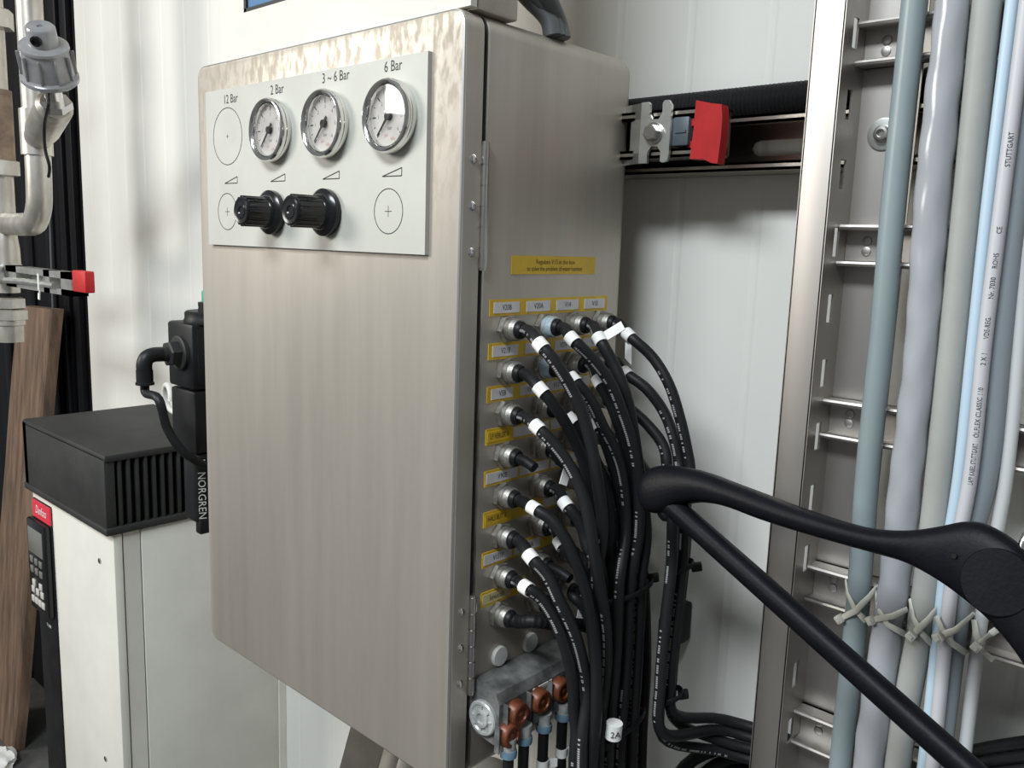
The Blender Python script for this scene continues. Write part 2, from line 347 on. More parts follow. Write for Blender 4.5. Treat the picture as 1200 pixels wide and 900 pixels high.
# face plate
PX0, PX1, PZ0, PZ1 = -.805, -.4825, 1.1405, 1.286
b = B(); b.box(PX0, PX1, .4300, YF+.001, PZ0, PZ1, 0); FY = .42985
def ptxt(st, px, py, size): p = U(px, py, 1, FY); b.text(st, size, p, X, Z, 1, wscale=.85)
for st, px, py in (('12 Bar', 270, 116), ('2 Bar', 324.5, 105), ('3 ~ 6 Bar', 393, 90), ('6 Bar', 460.5, 77.5)): ptxt(st, px, py, .0115)
GX, GZ = (-.767, -.6835, -.6020, -.5195), 1.2425
b.ring((GX[0]+.002, FY, GZ), X, Z, .0262, .0007, 48, 1)
for q in (X, Z): b.bar(V((GX[0]+.002, FY, GZ))-q*.0018, V((GX[0]+.002, FY, GZ))+q*.0018, .0005, Y, 1)
for gx in (-.768, -.5255):
    b.ring((gx, FY, 1.1725), X, Z, .0172, .0007, 40, 1)
    for q in (X, Z): b.bar(V((gx, FY, 1.1725))-q*.0042, V((gx, FY, 1.1725))+q*.0042, .0005, Y, 1)
for gx in (-.760, -.6795, -.600, -.5215):
    p = [V((gx-.0115, FY, 1.1990)), V((gx+.0115, FY, 1.1990)), V((gx+.0115, FY, 1.2050))]
    for i in range(3): b.bar(p[i], p[(i+1) % 3], .0008, Y, 1)
b.recalc = False
plate = obj('face_plate', b, [m_panel, m_ink], cab)
for gi, gx in enumerate(GX[1:]):
    b = B(); b.lathe((gx, .4300, GZ), -Y, [(0, .0262), (.0028, .0270), (.0048, .0262), (.0056, .0272), (.0088, .0272), (.0104, .0262), (.0108, .0250), (.0100, .0236), (.0080, .0222), (.0035, .0220), (.0030, 0)], 48)
    g = obj('pressure_gauge', b, m_chrome, cab, label='chrome rimmed pressure gauge')
    b = B(); DY = .4300-.0040
    b.lathe((gx, DY+.0005, GZ), -Y, [(0, .0220), (.0005, .0220), (.0005, 0)], 40, 0)
    y2 = DY-.0001
    for k in range(13):
        a = math.radians(225-270*k/12); L0 = .0165 if k % 2 == 0 else .0185
        d = V((math.cos(a), 0, math.sin(a))); c = V((gx, y2, GZ)); b.bar(c+d*L0, c+d*.0208, .0007 if k % 2 else .0011, Y, 1)
        if k % 2 == 0: b.text(str(k//2), .0042, c+d*.0135, X, Z, 1)
    b.text('bar', .0042, (gx, y2, GZ-.0085), X, Z, 1); b.text('psi', .0036, (gx-.004, y2, GZ-.0135), X, Z, 2); b.text('kPa', .0034, (gx+.004, y2, GZ-.0165), X, Z, 2)
    b.recalc = False
    obj('dial', b, [m_dial, m_ink, m_redink], g)
    b = B(); a = math.radians(228); d = V((math.cos(a), 0, math.sin(a))); k = V((-d.z, 0, d.x)); c = V((gx, y2-.0018, GZ))
    b.prism([(-.007, -.0013), (-.007, .0013), (.0185, .0004), (.0185, -.0004)], c, d, k, .0006); b.lathe((gx, y2, GZ), -Y, [(0, .0032), (.0030, .0032), (.0032, 0)], 16)
    obj('needle', b, m_ink, g)
    b = B(); b.lathe((gx, .4300-.0082, GZ), -Y, [(0, 0), (0, .0226), (.0007, .0226), (.0007, 0)], 40); obj('glass', b, m_glass, g)
for kx, L in ((-.6865, .030), (-.6045, .0335)):
    b = B(); b.lathe((kx, .4302, 1.1715), -Y, [(0, .0185), (.002, .0196), (.006, .0196), (.0078, .0178), (.009, .0150), (.011, .0142), (.012, .0132), (L*1.12-.003, .0128), (L*1.12-.0008, .0120), (L*1.12, .0108), (L*1.12-.0006, .0088), (L*1.12-.0006, .0070), (L*1.12, .0062), (L*1.12, .0040), (L*1.12-.001, .0030), (L*1.12-.001, 0)], 36)
    for k in range(18):
        a = 2*math.pi*k/18; d = V((math.cos(a), 0, math.sin(a))); b.obox(V((kx, .4302-.006-L*.5, 1.1715))+d*.0128, d, Y, d.cross(Y), .0012, L*.72, .0017)
    obj('regulator_knob', b, m_knob, cab, ang=30)
# warning label and strips on the side
def SX(px, py, off=0.0): return U(px, py, 0, XR+off)
b = B(); y0, y1, z0, z1 = .4895, .5965, 1.1275, 1.1420
b.box(XR, XR+.0006, y0, y1, z0, z1, 0)
b.text('Regulate V15 in the box', .0054, (XR+.0007, (y0+y1)/2, z0+.0098), Y, Z, 1, wscale=.95); b.text('to solve the problem of water hammer', .0054, (XR+.0007, (y0+y1)/2, z0+.0043), Y, Z, 1, wscale=.83)
b.recalc = False; obj('warning_label', b, [m_yellow, m_ink], cab, label='yellow label with two lines of black print')
ROWZ = [1.0855-.0337*i for i in range(8)]; COLY = [.4865, .5305, .5685, .6065]
texts = [('V20B', 'V20A', 'V14', 'V10'), ('V21B', 'V21A', 'V27A-V28', 'V2'), ('V5B', 'V5A', 'V17', 'V7'), ('*LP VERLEK A', 'V6', 'V6A', ''), ('V90B', 'V90A', 'V9', ''), ('*HALS BUIT B', '*A', 'V31', ''), ('V151P', 'V150A', '*', ''), ('Service cilin', '*', '', '')]
for r, tx in enumerate(texts):
    z = ROWZ[r]+.0165; y0 = .4665; y1 = (.617, .617, .6, .59, .585, .58, .575, .52)[r]; h = .0064
    b = B(); b.box(XR, XR+.0006, y0, y1, z-h, z+h, 0); st = obj('label_strip', b, m_yellow, cab)
    nb = [n for n in tx if n != '']; step = (y1-y0)/len(nb)
    if r == 7: edges = [(y0, y0+.036), (y0+.036, y1)]
    elif r in (3, 5): edges = [(y0, y0+.030)]+[(y0+.030+(y1-y0-.030)*k/(len(nb)-1), y0+.030+(y1-y0-.030)*(k+1)/(len(nb)-1)) for k in range(len(nb)-1)]
    else: edges = [(y0+step*k, y0+step*(k+1)) for k in range(len(nb))]
    for (a, c), n in zip(edges, nb):
        yel = n.startswith('*'); n = n.strip('*'); b = B(); g = .0042 if not yel and r < 3 else .0015
        b.box(XR+.0004, XR+.0010, a+g, c-g, z-h+.0022, z+h-.0022, 0)
        if n: b.text(n, .0062, (XR+.00112, (a+c)/2, z), Y, Z, 1, wscale=.8 if len(n) < 8 else .62)
        b.recalc = False; obj('name_plate', b, [m_yellow if yel else (m_paleyellow if r == 7 else m_plate), m_ink], st)
# glands
def gland_meshes():
    b = B(); k_, j_ = .70, .76; sc = lambda pr: [(a*k_, c*j_) for a, c in pr]
    b.lathe((0, 0, 0), X, sc([(0, .0142), (.0005, .0148), (.0058, .0148), (.0066, .0138), (.0066, .0)]), 6, phase=.3); hexm = mesh(b, 'hex_nut', m_gland, 25)
    pr = [(.0060, .0112), (.0085, .0112), (.009, .0118), (.0118, .0118), (.0124, .0110)]
    for k in range(3): pr += [(.0130+.0016*k, .0110), (.0137+.0016*k, .0115)]
    pr += [(.0185, .0112), (.0200, .0104), (.0200, .0088)]
    def body(mm, nm): b = B(); b.lathe((0, 0, 0), X, sc(pr), 24); return mesh(b, nm, mm)
    b = B(); b.lathe((0, 0, 0), X, sc([(.0185, .0094), (.0206, .0094), (.0236, .0088), (.0256, .0074), (.0256, 0)]), 20); seal = mesh(b, 'rubber_seal', m_blackpl)
    return hexm, body(m_gland, 'cable_gland'), body(m_glandblue, 'cable_gland'), seal
gm = gland_meshes(); GP = {}
for r in range(8):
    for c in range(4):
        if (r, c) in ((6, 3), (7, 3)): continue
        p = V((XR, COLY[c], ROWZ[r])); GP[r, c] = p
        g = link('cable_gland', gm[2] if c == 1 and r < 2 else gm[1], cab, p)
        hx = link('hex_nut', gm[0], g); link('rubber_seal', gm[3], g); hx.rotation_euler = (random.uniform(-.5, .5), 0, 0)
# white blanking plugs
for px, py in ((584, 768), (620, 752), (660, 741)):
    p = SX(px, py); b = B(); b.lathe(p, X, [(0, .0086), (.002, .0088), (.0032, .0080), (.0036, 0)], 24); b.text('M16', .0040, p+X*.0037, Y, Z, 0); obj('blanking_plug', b, m_plugwhite, cab)
# mounting brackets at the back
ZS = 1.2475
def bracket():
    b = B(); x0, x1, z0, z1 = -.426, -.3965, 1.222, 1.272; yb = .6205
    def notch(zc, s): return [(-.0055+.0, 0), (-.0055, s*.012), (-.003, s*.0165), (.003, s*.0165), (.0055, s*.012), (.0055, 0)]
    xm = (x0+x1)/2; poly = [(x0, z0), (xm-.0065, z0), (xm-.0065, z0+.009), (xm-.003, z0+.0135), (xm+.003, z0+.0135), (xm+.0065, z0+.009), (xm+.0065, z0+.001), (xm+.009, z0), (x1-.002, z0+.001), (x1, z0+.005),
            (x1, z1-.004), (x1-.003, z1), (xm+.008, z1), (xm+.0062, z1-.002), (xm+.0062, z1-.010), (xm+.003, z1-.0145), (xm-.003, z1-.0145), (xm-.0062, z1-.010), (xm-.0062, z1-.002), (xm-.008, z1), (x0, z1)]
    b.prism(poly, (0, yb+.003, 0), X, Z, .003)
    # cranked part going behind the cabinet, with a slot
    o = V((x0, yb+.0015, 0)); d = (V((-.4490, .6300, 0))-o); L = d.length; d.normalize()
    for za, zb_, l1 in ((z0, z0+.009, L), (z1-.013, z1, L), (z0, z1, L*.62)):
        b.prism([(0, za), (l1, za), (l1, zb_), (0, zb_)], o, d, Z, .0022)
    
    br = obj('mounting_bracket', b, m_zinc, cab)
    b = B(); c = V(((x0+x1)/2-.001, yb, ZS-.0015)); b.lathe(c, -Y, [(0, .0088), (.0018, .0088), (.0018, 0)], 24); b.lathe(c-Y*.0018, -Y, [(0, .0068), (.0045, .0068), (.0053, .0058), (.0053, 0)], 6, phase=.2)
    obj('hex_bolt', b, m_steel, br, ang=25)
bracket()

# ------------------------------------------------------------------ struts on the wall
def channel(b, x0, x1, y0, y1, z0, z1, lip=.007, t=.0022, slots=None, mi=0):
    b.box(x0, x1, y0, y1, z1-t, z1, mi); b.box(x0, x1, y0, y1, z0, z0+t, mi)
    b.box(x0, x1, y0, y0+t, z1-lip, z1, mi); b.box(x0, x1, y0, y0+t, z0, z0+lip, mi)
    b.box(x0, x1, y0, y0+.006, z1-lip, z1-lip+t, mi); b.box(x0, x1, y0, y0+.006, z0+lip-t, z0+lip, mi)
    zc = (z0+z1)/2; sh = (z1-z0)*.15; b.box(x0, x1, y1-t, y1, z0, zc-sh, mi); b.box(x0, x1, y1-t, y1, zc+sh, z1, mi)
    xs = x0
    for a, c in (slots or []):
        b.box(xs, a, y1-t, y1, zc-sh, zc+sh, mi)
        for q, s in ((a, 1), (c, -1)):   # rounded slot ends
            for k in (-1, 1): b.prism([(0, 0), (s*sh, 0), (s*sh*.3, -k*sh*.3), (0, -k*sh)], (q, y1, zc+k*sh), X, Z, t, mi)
        xs = c
    b.box(xs, x1, y1-t, y1, zc-sh, zc+sh, mi)
b = B(); channel(b, -.80, .42, .6552, .6975, 1.2165, 1.2605, slots=[(-.70, -.645), (-.53, -.475), (-.360, -.3), (-.19, -.135), (-.02, .035)])
obj('strut_channel', b, m_strut, label='long slotted steel channel fixed along the white wall behind the cabinet', cat='channel')
st = thing('strut_stub', (-.40, .64, 1.224), 'short steel channel with a dark red end cap beside the cabinet back', 'channel')
b = B(); channel(b, -.60, -.360, .6252, .6550, 1.2265, 1.2655); obj('channel_body', b, m_strut, st)
b = B(); poly = [(-.3745, 1.2235), (-.3735, 1.236), (-.3725, 1.248), (-.3725, 1.258), (-.3720, 1.2690), (-.358, 1.2655), (-.3490, 1.2640), (-.3475, 1.254), (-.3475, 1.240), (-.3490, 1.2190), (-.3545, 1.2195), (-.362, 1.2228)]
b.prism(poly, (0, .6285, 0), X, Z, .0110)
cap = obj('end_cap', b, m_red, st, label='dark red plastic cap', ang=20)
for z in (1.236, 1.254): b = B(); b.box(-.384, -.372, .628, .640, z-.003, z+.003); obj('cap_prong', b, m_red, cap)
b = B(); b.box(-.397, -.381, .6235, .648, 1.235, 1.2585, bev=.002); b.box(-.393, -.383, .6225, .625, 1.2455, 1.2475); obj('channel_nut', b, m_nutgrey, st)
# black corrugated conduit lying on the channel
b = B(); pts = [V((-.50+.00095*i, .6785, 1.2745)) for i in range(900)]
b.tube(pts, .0125, 12, raw=True, corr=.07); obj('corrugated_conduit', b, m_plaincable, label='black corrugated conduit lying along the top of the wall channel', cat='conduit')

# ------------------------------------------------------------------ cable ladder
tray = thing('cable_ladder', (-.1, .64, .0), 'upright stainless cable ladder carrying grey cables on the white wall', 'cable ladder')
YL, YW, XW, ZL0, ZL1 = .6120, .6550, -.2550, .35, 1.75
b = B(); b.box(-.2775, XW+.0008, YL, YL+.0016, ZL0, ZL1, bev=.0006); b.box(-.2775, -.2760, YL, YL+.010, ZL0, ZL1); obj('front_lip', b, m_tray, tray)
b = B(); sz = [1.307-.0490*i for i in range(-8, 19)]; ya, yc, hs = .6270, .6365, .0105
b.box(XW-.0008, XW+.0008, YL, ya, ZL0, ZL1); b.box(XW-.0008, XW+.0008, yc, YW, ZL0, ZL1); zt = ZL1
for z in sz: b.box(XW-.0008, XW+.0008, ya, yc, z+hs, zt); zt = z-hs
b.box(XW-.0008, XW+.0008, ya, yc, ZL0, zt)
obj('web', b, m_tray, tray)
b = B(); b.box(XW, -.2130, YW-.0016, YW, ZL0, ZL1); obj('back_flange', b, m_tray, tray)
b = B(); b.box(.085, .0866, YL, YW, ZL0, ZL1); b.box(.085, .108, YL, YL+.0016, ZL0, ZL1); b.box(.045, .086, YW-.0016, YW, ZL0, ZL1); obj('side_rail', b, m_tray, tray)
for z in (1.562, 1.431, 1.300, 1.1580, 1.0270, .8935, .7700, .640):
    b = B(); h = .0145
    b.box(XW+.001, .084, .6505, .6532, z-h, z+h)
    for s in (-1, 1):
        zz = z+s*h; b.box(XW+.001, .084, .6358, .6532, min(zz, zz-s*.0022), max(zz, zz-s*.0022)); b.tube([V((XW+.001, .6362, zz-s*.0012)), V((.084, .6362, zz-s*.0012))], .0023, 8, sub=1)
    rg = obj('rung', b, m_tray, tray)
    b = B()
    for k in (-1, 1): b.lathe((-.2385, .6507, z+k*.0037), -Y, [(0, .0036), (.0012, .0034), (.0018, .0018), (.0016, 0)], 14)
    obj('clinch_joint', b, m_tray, rg)
p = U(1035, 157, 1, .652)
b = B(); b.lathe((p.x, .6536, p.z), -Y, [(0, .0115), (.0016, .0115), (.0018, .0105), (.0018, 0)], 28); wsh = obj('washer', b, m_zinc, tray)
b = B(); b.lathe((p.x, .6518, p.z), -Y, [(0, .0062), (.0035, .0060), (.0055, .0046), (.0057, .0030), (.0030, .0030), (.0030, 0)], 20); obj('button_bolt', b, m_steel, tray)

# grey cables in the ladder
def vcable(pxs, y, r, m, label, end=None, n=14, wob=0):
    pts = [U(px, py, 1, y) for px, py in pxs]; t0 = (pts[0]-pts[1]).normalized()
    pts = [pts[0]+V((t0.x*.15, 0, .30)), pts[0]+V((t0.x*.05, 0, .1))]+pts
    if end is None: q = pts[-1]; pts += [q-V((0, 0, .12)), q-V((0, 0, .3))]
    b = B(); rr = (lambda t: r*(1+wob*math.sin(t*26))) if wob else r
    P = b.tube(pts, rr, 20 if wob else n, 24 if wob else 8, lump=wob); return obj('vertical_cable', b, m, label=label, cat='cable', group='grey cables in the ladder'), P
VC = []
VC.append(vcable([(1072, 0), (1047, 240), (1033, 400), (1017, 550), (1006, 700), (990, 850)], .6245, .0085, m_teal, 'teal grey cable tied next to the slotted ladder rail'))
VC.append(vcable([(1117, 0), (1092, 240), (1080, 400), (1062, 560), (1052, 650), (1040, 740), (1024, 850)], .6220, .0109, m_foil, 'thick glossy lumpy silver grey cable beside the teal grey one', wob=.032))
VC.append(vcable([(1157, 0), (1133, 240), (1117, 400), (1100, 560), (1090, 650), (1078, 740), (1058, 850)], .6240, .0091, m_stone, 'matt stone grey cable beside the glossy silver grey cable'))
VC.append(vcable([(1187, 0), (1158, 240), (1141, 400), (1124, 560), (1110, 650), (1100, 740), (1088, 850)], .6200, .0042, m_ltblue, 'thin light blue cable next to the printed grey cable'))
pc, PP = vcable([(1204, 0), (1170, 270), (1154, 400), (1137, 560), (1120, 650), (1109, 740), (1098, 850)], .6130, .0046, m_ltgrey, 'thin light grey cable with black printed lettering along it')
VC.append(vcable([(1210, 60), (1186, 270), (1172, 400), (1155, 560), (1132, 650), (1120, 740), (1106, 850)], .6255, .0075, m_slate, 'slate grey cable behind the printed light grey cable'))
VC.append(vcable([(1216, 100), (1203, 240), (1194, 400), (1179, 560), (1163, 650), (1148, 740), (1138, 820), (1131, 880)], .6285, .0044, m_palegrey, 'pale grey cable cut off square at its lower end', end=1))
# print on the light grey cable
cum = [0]
for i in range(1, len(PP)): cum.append(cum[-1]+(PP[i]-PP[i-1]).length)
fr = frames(PP, -Y)
def on_cable(s, t):
    s = max(0, min(cum[-1]-1e-5, s)); i = next(k for k in range(1, len(cum)) if cum[k] >= s)-1; f = (s-cum[i])/(cum[i+1]-cum[i]); p = PP[i].lerp(PP[i+1], f)
    T, nrm, bi = fr[i]; vd = (CAM-p); side = T.cross(Z.cross(X)) ; out = V((.35, -.93, 0)).normalized(); out = (out-T*out.dot(T)).normalized(); sd = T.cross(out); a = t/.0046
    return p+(out*math.cos(a)+sd*math.sin(a))*.00475
def s_at(py):
    best = min(range(len(PP)), key=lambda k: abs(450-FPX*(PP[k]-CAM).dot(UU)/(PP[k]-CAM).dot(FF)-py)); return cum[best]
for stx, py, wsc in (('LAPP KABEL STUTTGART', 546, .66), ('\u00d6LFLEX CLASSIC 110', 472, .95), ('2 X 1', 418, 1.0), ('VDE-REG.', 376, .9), ('Nr. 7030', 336, 1.0), ('ROHS', 302, 1), ('CE', 276, 1), ('STUTTGART', 190, 1)):
    s0 = s_at(py); b = B(); b.recalc = False; b.text(stx, .0042, (0, 0, 0), X, Y, 0, wscale=wsc*.9, mapf=lambda x, y, s0=s0: on_cable(s0-x, y)); obj('printed_word', b, m_ink, pc)

# nylon ties
ties = [([(991, 680), (993, 696), (1002, 714), (1015, 728)], [(986, 724), (1002, 716), (1018, 700), (1026, 689)], (1004, .0085, .6245), 'teal grey cable'),
        ([(1026, 692), (1028, 712), (1040, 732), (1060, 743)], [(1023, 726), (1046, 722), (1063, 714)], (1044, .0109, .6220), 'glossy silver grey cable'),
        ([(1066, 702), (1070, 724), (1080, 742), (1092, 755)], [(1070, 743), (1088, 726), (1100, 710)], (1080, .0091, .6240), 'matt stone grey cable'),
        ([(1097, 722), (1104, 738), (1116, 754), (1132, 765)], [(1102, 745), (1120, 738), (1140, 720)], (1111, .0135, .6215), 'light blue and printed cables'),
        ([(1141, 726), (1144, 744), (1152, 764), (1164, 774)], [(1146, 756), (1156, 746), (1168, 738)], (1147, .0044, .6285), 'cable that is cut off square')]
for A, Bq, (pcx, rad, yc), nm in ties:
    t = thing('cable_tie', U(A[0][0], A[0][1], 1, .632), 'white nylon tie crossed over the %s in the ladder' % nm, 'cable tie', 'white ties in the ladder')
    h0 = h1 = None
    for pts_, name, ex in ((A, 'lower_band', 0.0), (Bq, 'upper_band', .0018)):
        mid_ = pts_[len(pts_)//2]; dense = []
        for i in range(len(pts_)-1):
            for f in (0, .34, .67): dense.append((pts_[i][0]+(pts_[i+1][0]-pts_[i][0])*f, pts_[i][1]+(pts_[i+1][1]-pts_[i][1])*f))
        dense.append(pts_[-1]); pts = []
        for px, py in dense:
            l = (px-(pcx-(py-720)*.11))*.6/FPX; R_ = rad+.0016+ex; y = yc-math.sqrt(max(0, R_*R_-l*l)) if abs(l) < R_ else yc
            pts.append(U(px, py, 1, y))
        b = B(); b.tube(pts, lambda t: (.0022, .0008), 8, 3, nrm=Z); obj(name, b, m_tie, t)
        if name == 'upper_band': h0, h1 = pts[0], pts[2]
    d = (h1-h0).normalized(); sdv = d.cross(Y).normalized(); b = B(); b.obox(h0-d*.001-Y*.002, d, sdv, d.cross(sdv), .0062, .0064, .0054, bev=.001); b.obox(h0-d*.001-Y*.005, d, sdv, d.cross(sdv), .003, .003, .0012); obj('tie_head', b, m_tie, t)

# ------------------------------------------------------------------ signal cables out of the glands
rown = ['top', 'second', 'third', 'fourth', 'fifth', 'sixth', 'seventh', 'lowest']
coln = ['nearest the hinge', 'second from the hinge', 'third from the hinge', 'nearest the wall']
def lane(k, front):   # the tied bundle hanging beside the cabinet
    off = (.060, .078, .046)[front]
    xs = {0: (697, 700, 698, 690), 1: (711, 712, 709, 702), 2: (725, 726, 722, 714), 3: (739, 739, 735, 727), 4: (752, 751, 747, 741), 5: (762, 760, 757, 752)}[k]
    return [(xs[1], 680, off), (xs[2], 770, off), (xs[3], 870, off)]
def lane2(k):
    o, f = {4: (5, .103), 3: (-8, .104), 2: (7, .091), 1: (-6, .0915)}[k]
    return [(797+o, 600, f), (795+o, 660, f), (786+o*.95, 740, f+.002), (781+o*.9, 800, f+.005)]
cabs = [  # row, col, pixel path with distance from the cabinet side, marker index, lane
 (0, 0, [(634, 405, .042), (650, 424, .052), (668, 453, .060), (680, 478, .066), (691, 514, .072), (699, 556, .077), (706, 620, .080)], 0, (0, 1)),
 (0, 1, [(671, 398, .042), (693, 419, .053), (714, 447, .062), (729, 483, .068), (742, 524, .073), (748, 565, .076), (748, 625, .078)], 0, (3, 1)),
 (0, 2, [(703, 398, .042), (719, 427, .054), (730, 453, .062), (738, 483, .066), (744, 522, .070), (753, 580, .074), (757, 630, .076)], 0, (4, 1)),
 (0, 3, [(737, 393, .044), (765, 419, .064), (785, 453, .080), (797, 496, .090), (802, 547, .096)], 0, ('b', 4)),
 (1, 0, [(634, 457, .042), (650, 476, .050), (670, 509, .056), (684, 542, .060), (692, 581, .062), (697, 632, .064)], 0, (0, 0)),
 (1, 1, [(672, 445, .044), (691, 468, .054), (706, 499, .060), (719, 524, .064), (729, 555, .067), (734, 620, .070)], 0, (2, 1)),
 (1, 2, [(702, 447, .042), (716, 473, .050), (729, 509, .056), (739, 547, .060), (744, 600, .062)], 0, (4, 0)),
 (1, 3, [(734, 438, .042), (757, 455, .060), (778, 483, .074), (791, 519, .086), (796, 550, .092)], 0, ('b', 3)),
 (2, 0, [(630, 501, .042), (650, 522, .054), (668, 547, .064), (683, 581, .074), (691, 614, .080), (697, 663, .083)], 0, (1, 1)),
 (2, 1, [(669, 492, .036), (683, 509, .042), (700, 545, .050), (712, 590, .056)], 0, (1, 0)),
 (2, 2, [(701, 496, .040), (711, 522, .046), (722, 560, .052), (728, 610, .056)], 0, (2, 0)),
 (2, 3, [(742, 482, .050), (762, 501, .066), (780, 524, .080), (788, 550, .088)], None, ('b', 2)),
 (3, 1, [(652, 535, .036), (672, 552, .042), (692, 590, .050), (704, 630, .056)], None, (1, 0)),
 (3, 2, [(698, 540, .036), (716, 572, .046), (732, 610, .054)], None, (3, 0)),
 (4, 0, [(626, 596, .042), (647, 610, .056), (663, 632, .066), (675, 658, .073), (686, 690, .078), (692, 726, .080), (694, 780, .081), (686, 870, .080)], 0, None),
 (4, 1, [(663, 591, .042), (678, 609, .052), (692, 632, .060), (703, 660, .066)], 0, (0, 0)),
 (4, 2, [(690, 590, .036), (706, 620, .046), (718, 650, .054)], None, (2, 0)),
 (5, 0, [(622, 653, .042), (640, 673, .054), (655, 704, .064), (668, 734, .070), (679, 767, .074), (689, 814, .078), (684, 880, .080)], 0, None),
 (5, 1, [(657, 637, .042), (672, 656, .052), (686, 684, .060), (696, 720, .066), (700, 780, .068), (692, 870, .068)], 0, None),
 (5, 2, [(686, 626, .040), (700, 650, .050), (712, 680, .056)], 0, (3, 0)),
 (6, 0, [(617, 689, .042), (632, 699, .050), (650, 724, .060), (664, 754, .067), (676, 795, .072), (682, 850, .075), (678, 890, .076)], 0, None),
 (6, 2, [(684, 668, .038), (696, 690, .046), (708, 720, .054), (712, 790, .056), (704, 870, .058)], None, None),
 (3, 3, [(728, 515, .036), (748, 540, .056), (768, 572, .076), (780, 605, .088)], None, ('b', 1)),
 (4, 3, [(724, 566, .036), (738, 600, .046), (750, 640, .052)], None, (5, 0)),
 (5, 3, [(722, 618, .034), (736, 645, .040), (745, 670, .046)], None, (5, 2)),
 (7, 2, [(672, 699, .034), (684, 712, .042), (694, 740, .048), (702, 800, .050), (697, 880, .052)], None, None),
]
def sleeve(P, at_, r, parent, ln=.0044, flag=None):
    i = min(range(len(P)), key=lambda k: (P[k]-at_).length); a = i
    T = (P[min(i+1, len(P)-1)]-P[i-1]).normalized(); b = B()
    b.lathe(P[i]-T*ln, T, [(0, r), (0, r+.0007), (ln*2, r+.0007), (ln*2, r)], 14)
    if flag: f = V(flag); b.obox(P[i]+f*.013, f, T, f.cross(T), .020, .009, .0008)
    obj('marker_sleeve', b, m_sleeve, parent)
RC = .0049; used = {}; runs = []
def relax(runs, it=30):    # neighbouring cables push each other aside until they only touch
    import numpy as np
    pts = np.array([tuple(p) for P, *_ in runs for p in P]); own = np.concatenate([np.full(len(P), i) for i, (P, *_) in enumerate(runs)]); rad = np.array([rl for P, rl, *_ in runs for p in P])
    free = np.concatenate([np.array([0 if k < 12 else 1 for k in range(len(P))]) for P, *_ in runs]); org = pts.copy()
    for _ in range(it):
        d = pts[:, None, :]-pts[None, :, :]; q = np.sqrt((d**2).sum(2))+1e-7; need = rad[:, None]+rad[None, :]+.0002
        hit = (own[:, None] != own[None, :]) & (q < need); f = np.where(hit, (need-q)/q*.5, 0); cnt = np.maximum(1, hit.sum(1))
        mv = (d*f[:, :, None]).sum(1)/cnt[:, None]*1.3*free[:, None]
        pts = pts+mv; dis = pts-org
        for i in range(len(runs)):
            m = np.where(own == i)[0]; x = dis[m]; x[1:-1] = x[1:-1]*.6+(x[:-2]+x[2:])*.2; dis[m] = x*free[m][:, None]
        pts = org+dis
        pts[:, 0] = np.maximum(pts[:, 0], np.where(free > 0, XR+rad+.001, -9))
    return [[V(p) for p in pts[own == i]] for i in range(len(runs))]
for n, (r, c, path, mk, ln) in enumerate(cabs):
    p = GP[r, c]; pts = [p+X*.014, p+X*.022]
    q = [SX(*a) for a in path]; pts += q
    if ln and ln[0] == 'b':
        pts += [SX(*a) for a in lane2(ln[1])]; k = ln[1]; e = pts[-1]
        kk = 5-k; pts += [V((e.x+.002, e.y+.004, .775-.010*kk)), V((-.322, .648, .752-.0103*kk)), V((-.290, .6675, .746-.0103*kk)), V((-.22, .668, .753-.0103*kk)), V((-.165, .668, .776-.0103*kk)), V((-.11, .668, .814-.0103*kk)), V((-.05, .668, .848-.0103*kk)), V((.06, .668, .868-.0103*kk))]
    else:
        if ln:
            u = used.get(ln, 0); used[ln] = u+1; pts += [SX(a[0]+3*u, a[1], a[2]-(.0105 if ln[1] < 2 else 0)*u*(1 if ln[1] else 2.1)) for a in lane(*ln) if a[1] > path[-1][1]+45]
        e = pts[-1]; pts += [V((e.x+.005, e.y+.005, .55)), V((e.x+.01, e.y+.02, .3)), V((e.x+.01, e.y+.03, .06))]
    runs.append((spline(pts, 6), RC*(.95+.1*random.random()), n, r, c, mk, q))
for P, (P_, rl, n, r, c, mk, q) in zip(relax(runs), runs):
    b = B(); b.tube(P, rl, 10, raw=True)
    mt = m_cables[n % 4] if n % 5 != 4 else m_plaincable
    o = obj('signal_cable', b, mt, label='black cable%s, %s gland row, gland %s' % ('' if mk is None else ' with white sleeve', rown[r], coln[c]), cat='cable', group='black cables from the cabinet glands')
    if mk is not None: sleeve(P, q[mk], rl, o, flag={(0, 2): (.5, .6, .5), (0, 3): (.1, -.1, -.9)}.get((r, c)))
# short plugged stubs
for r, c, L in ((3, 0, .018), (6, 1, .024), (7, 1, .022)):
    p = GP[r, c]; b = B(); b.tube([p+X*.014, p+X*(.018+L*.4)-Z*.001, p+X*(.016+L)-Z*.004], .0044, 10, 4); o = obj('blind_stub', b, m_blackpl, label='short black sealing stub in the %s gland %s' % (rown[r], coln[c]), cat='stub')
p = GP[7, 0]; b = B(); P = spline([p+X*.014, p+X*.021, SX(624, 728, .040), SX(655, 732, .048), SX(683, 733, .050), SX(700, 745, .048), SX(706, 800, .044), SX(700, 880, .044)], 22)
b.tube(P, .0052, 12, raw=True, corr=.07); obj('corrugated_hose', b, m_plaincable, label='black corrugated hose running level from the lowest gland nearest the hinge', cat='hose')
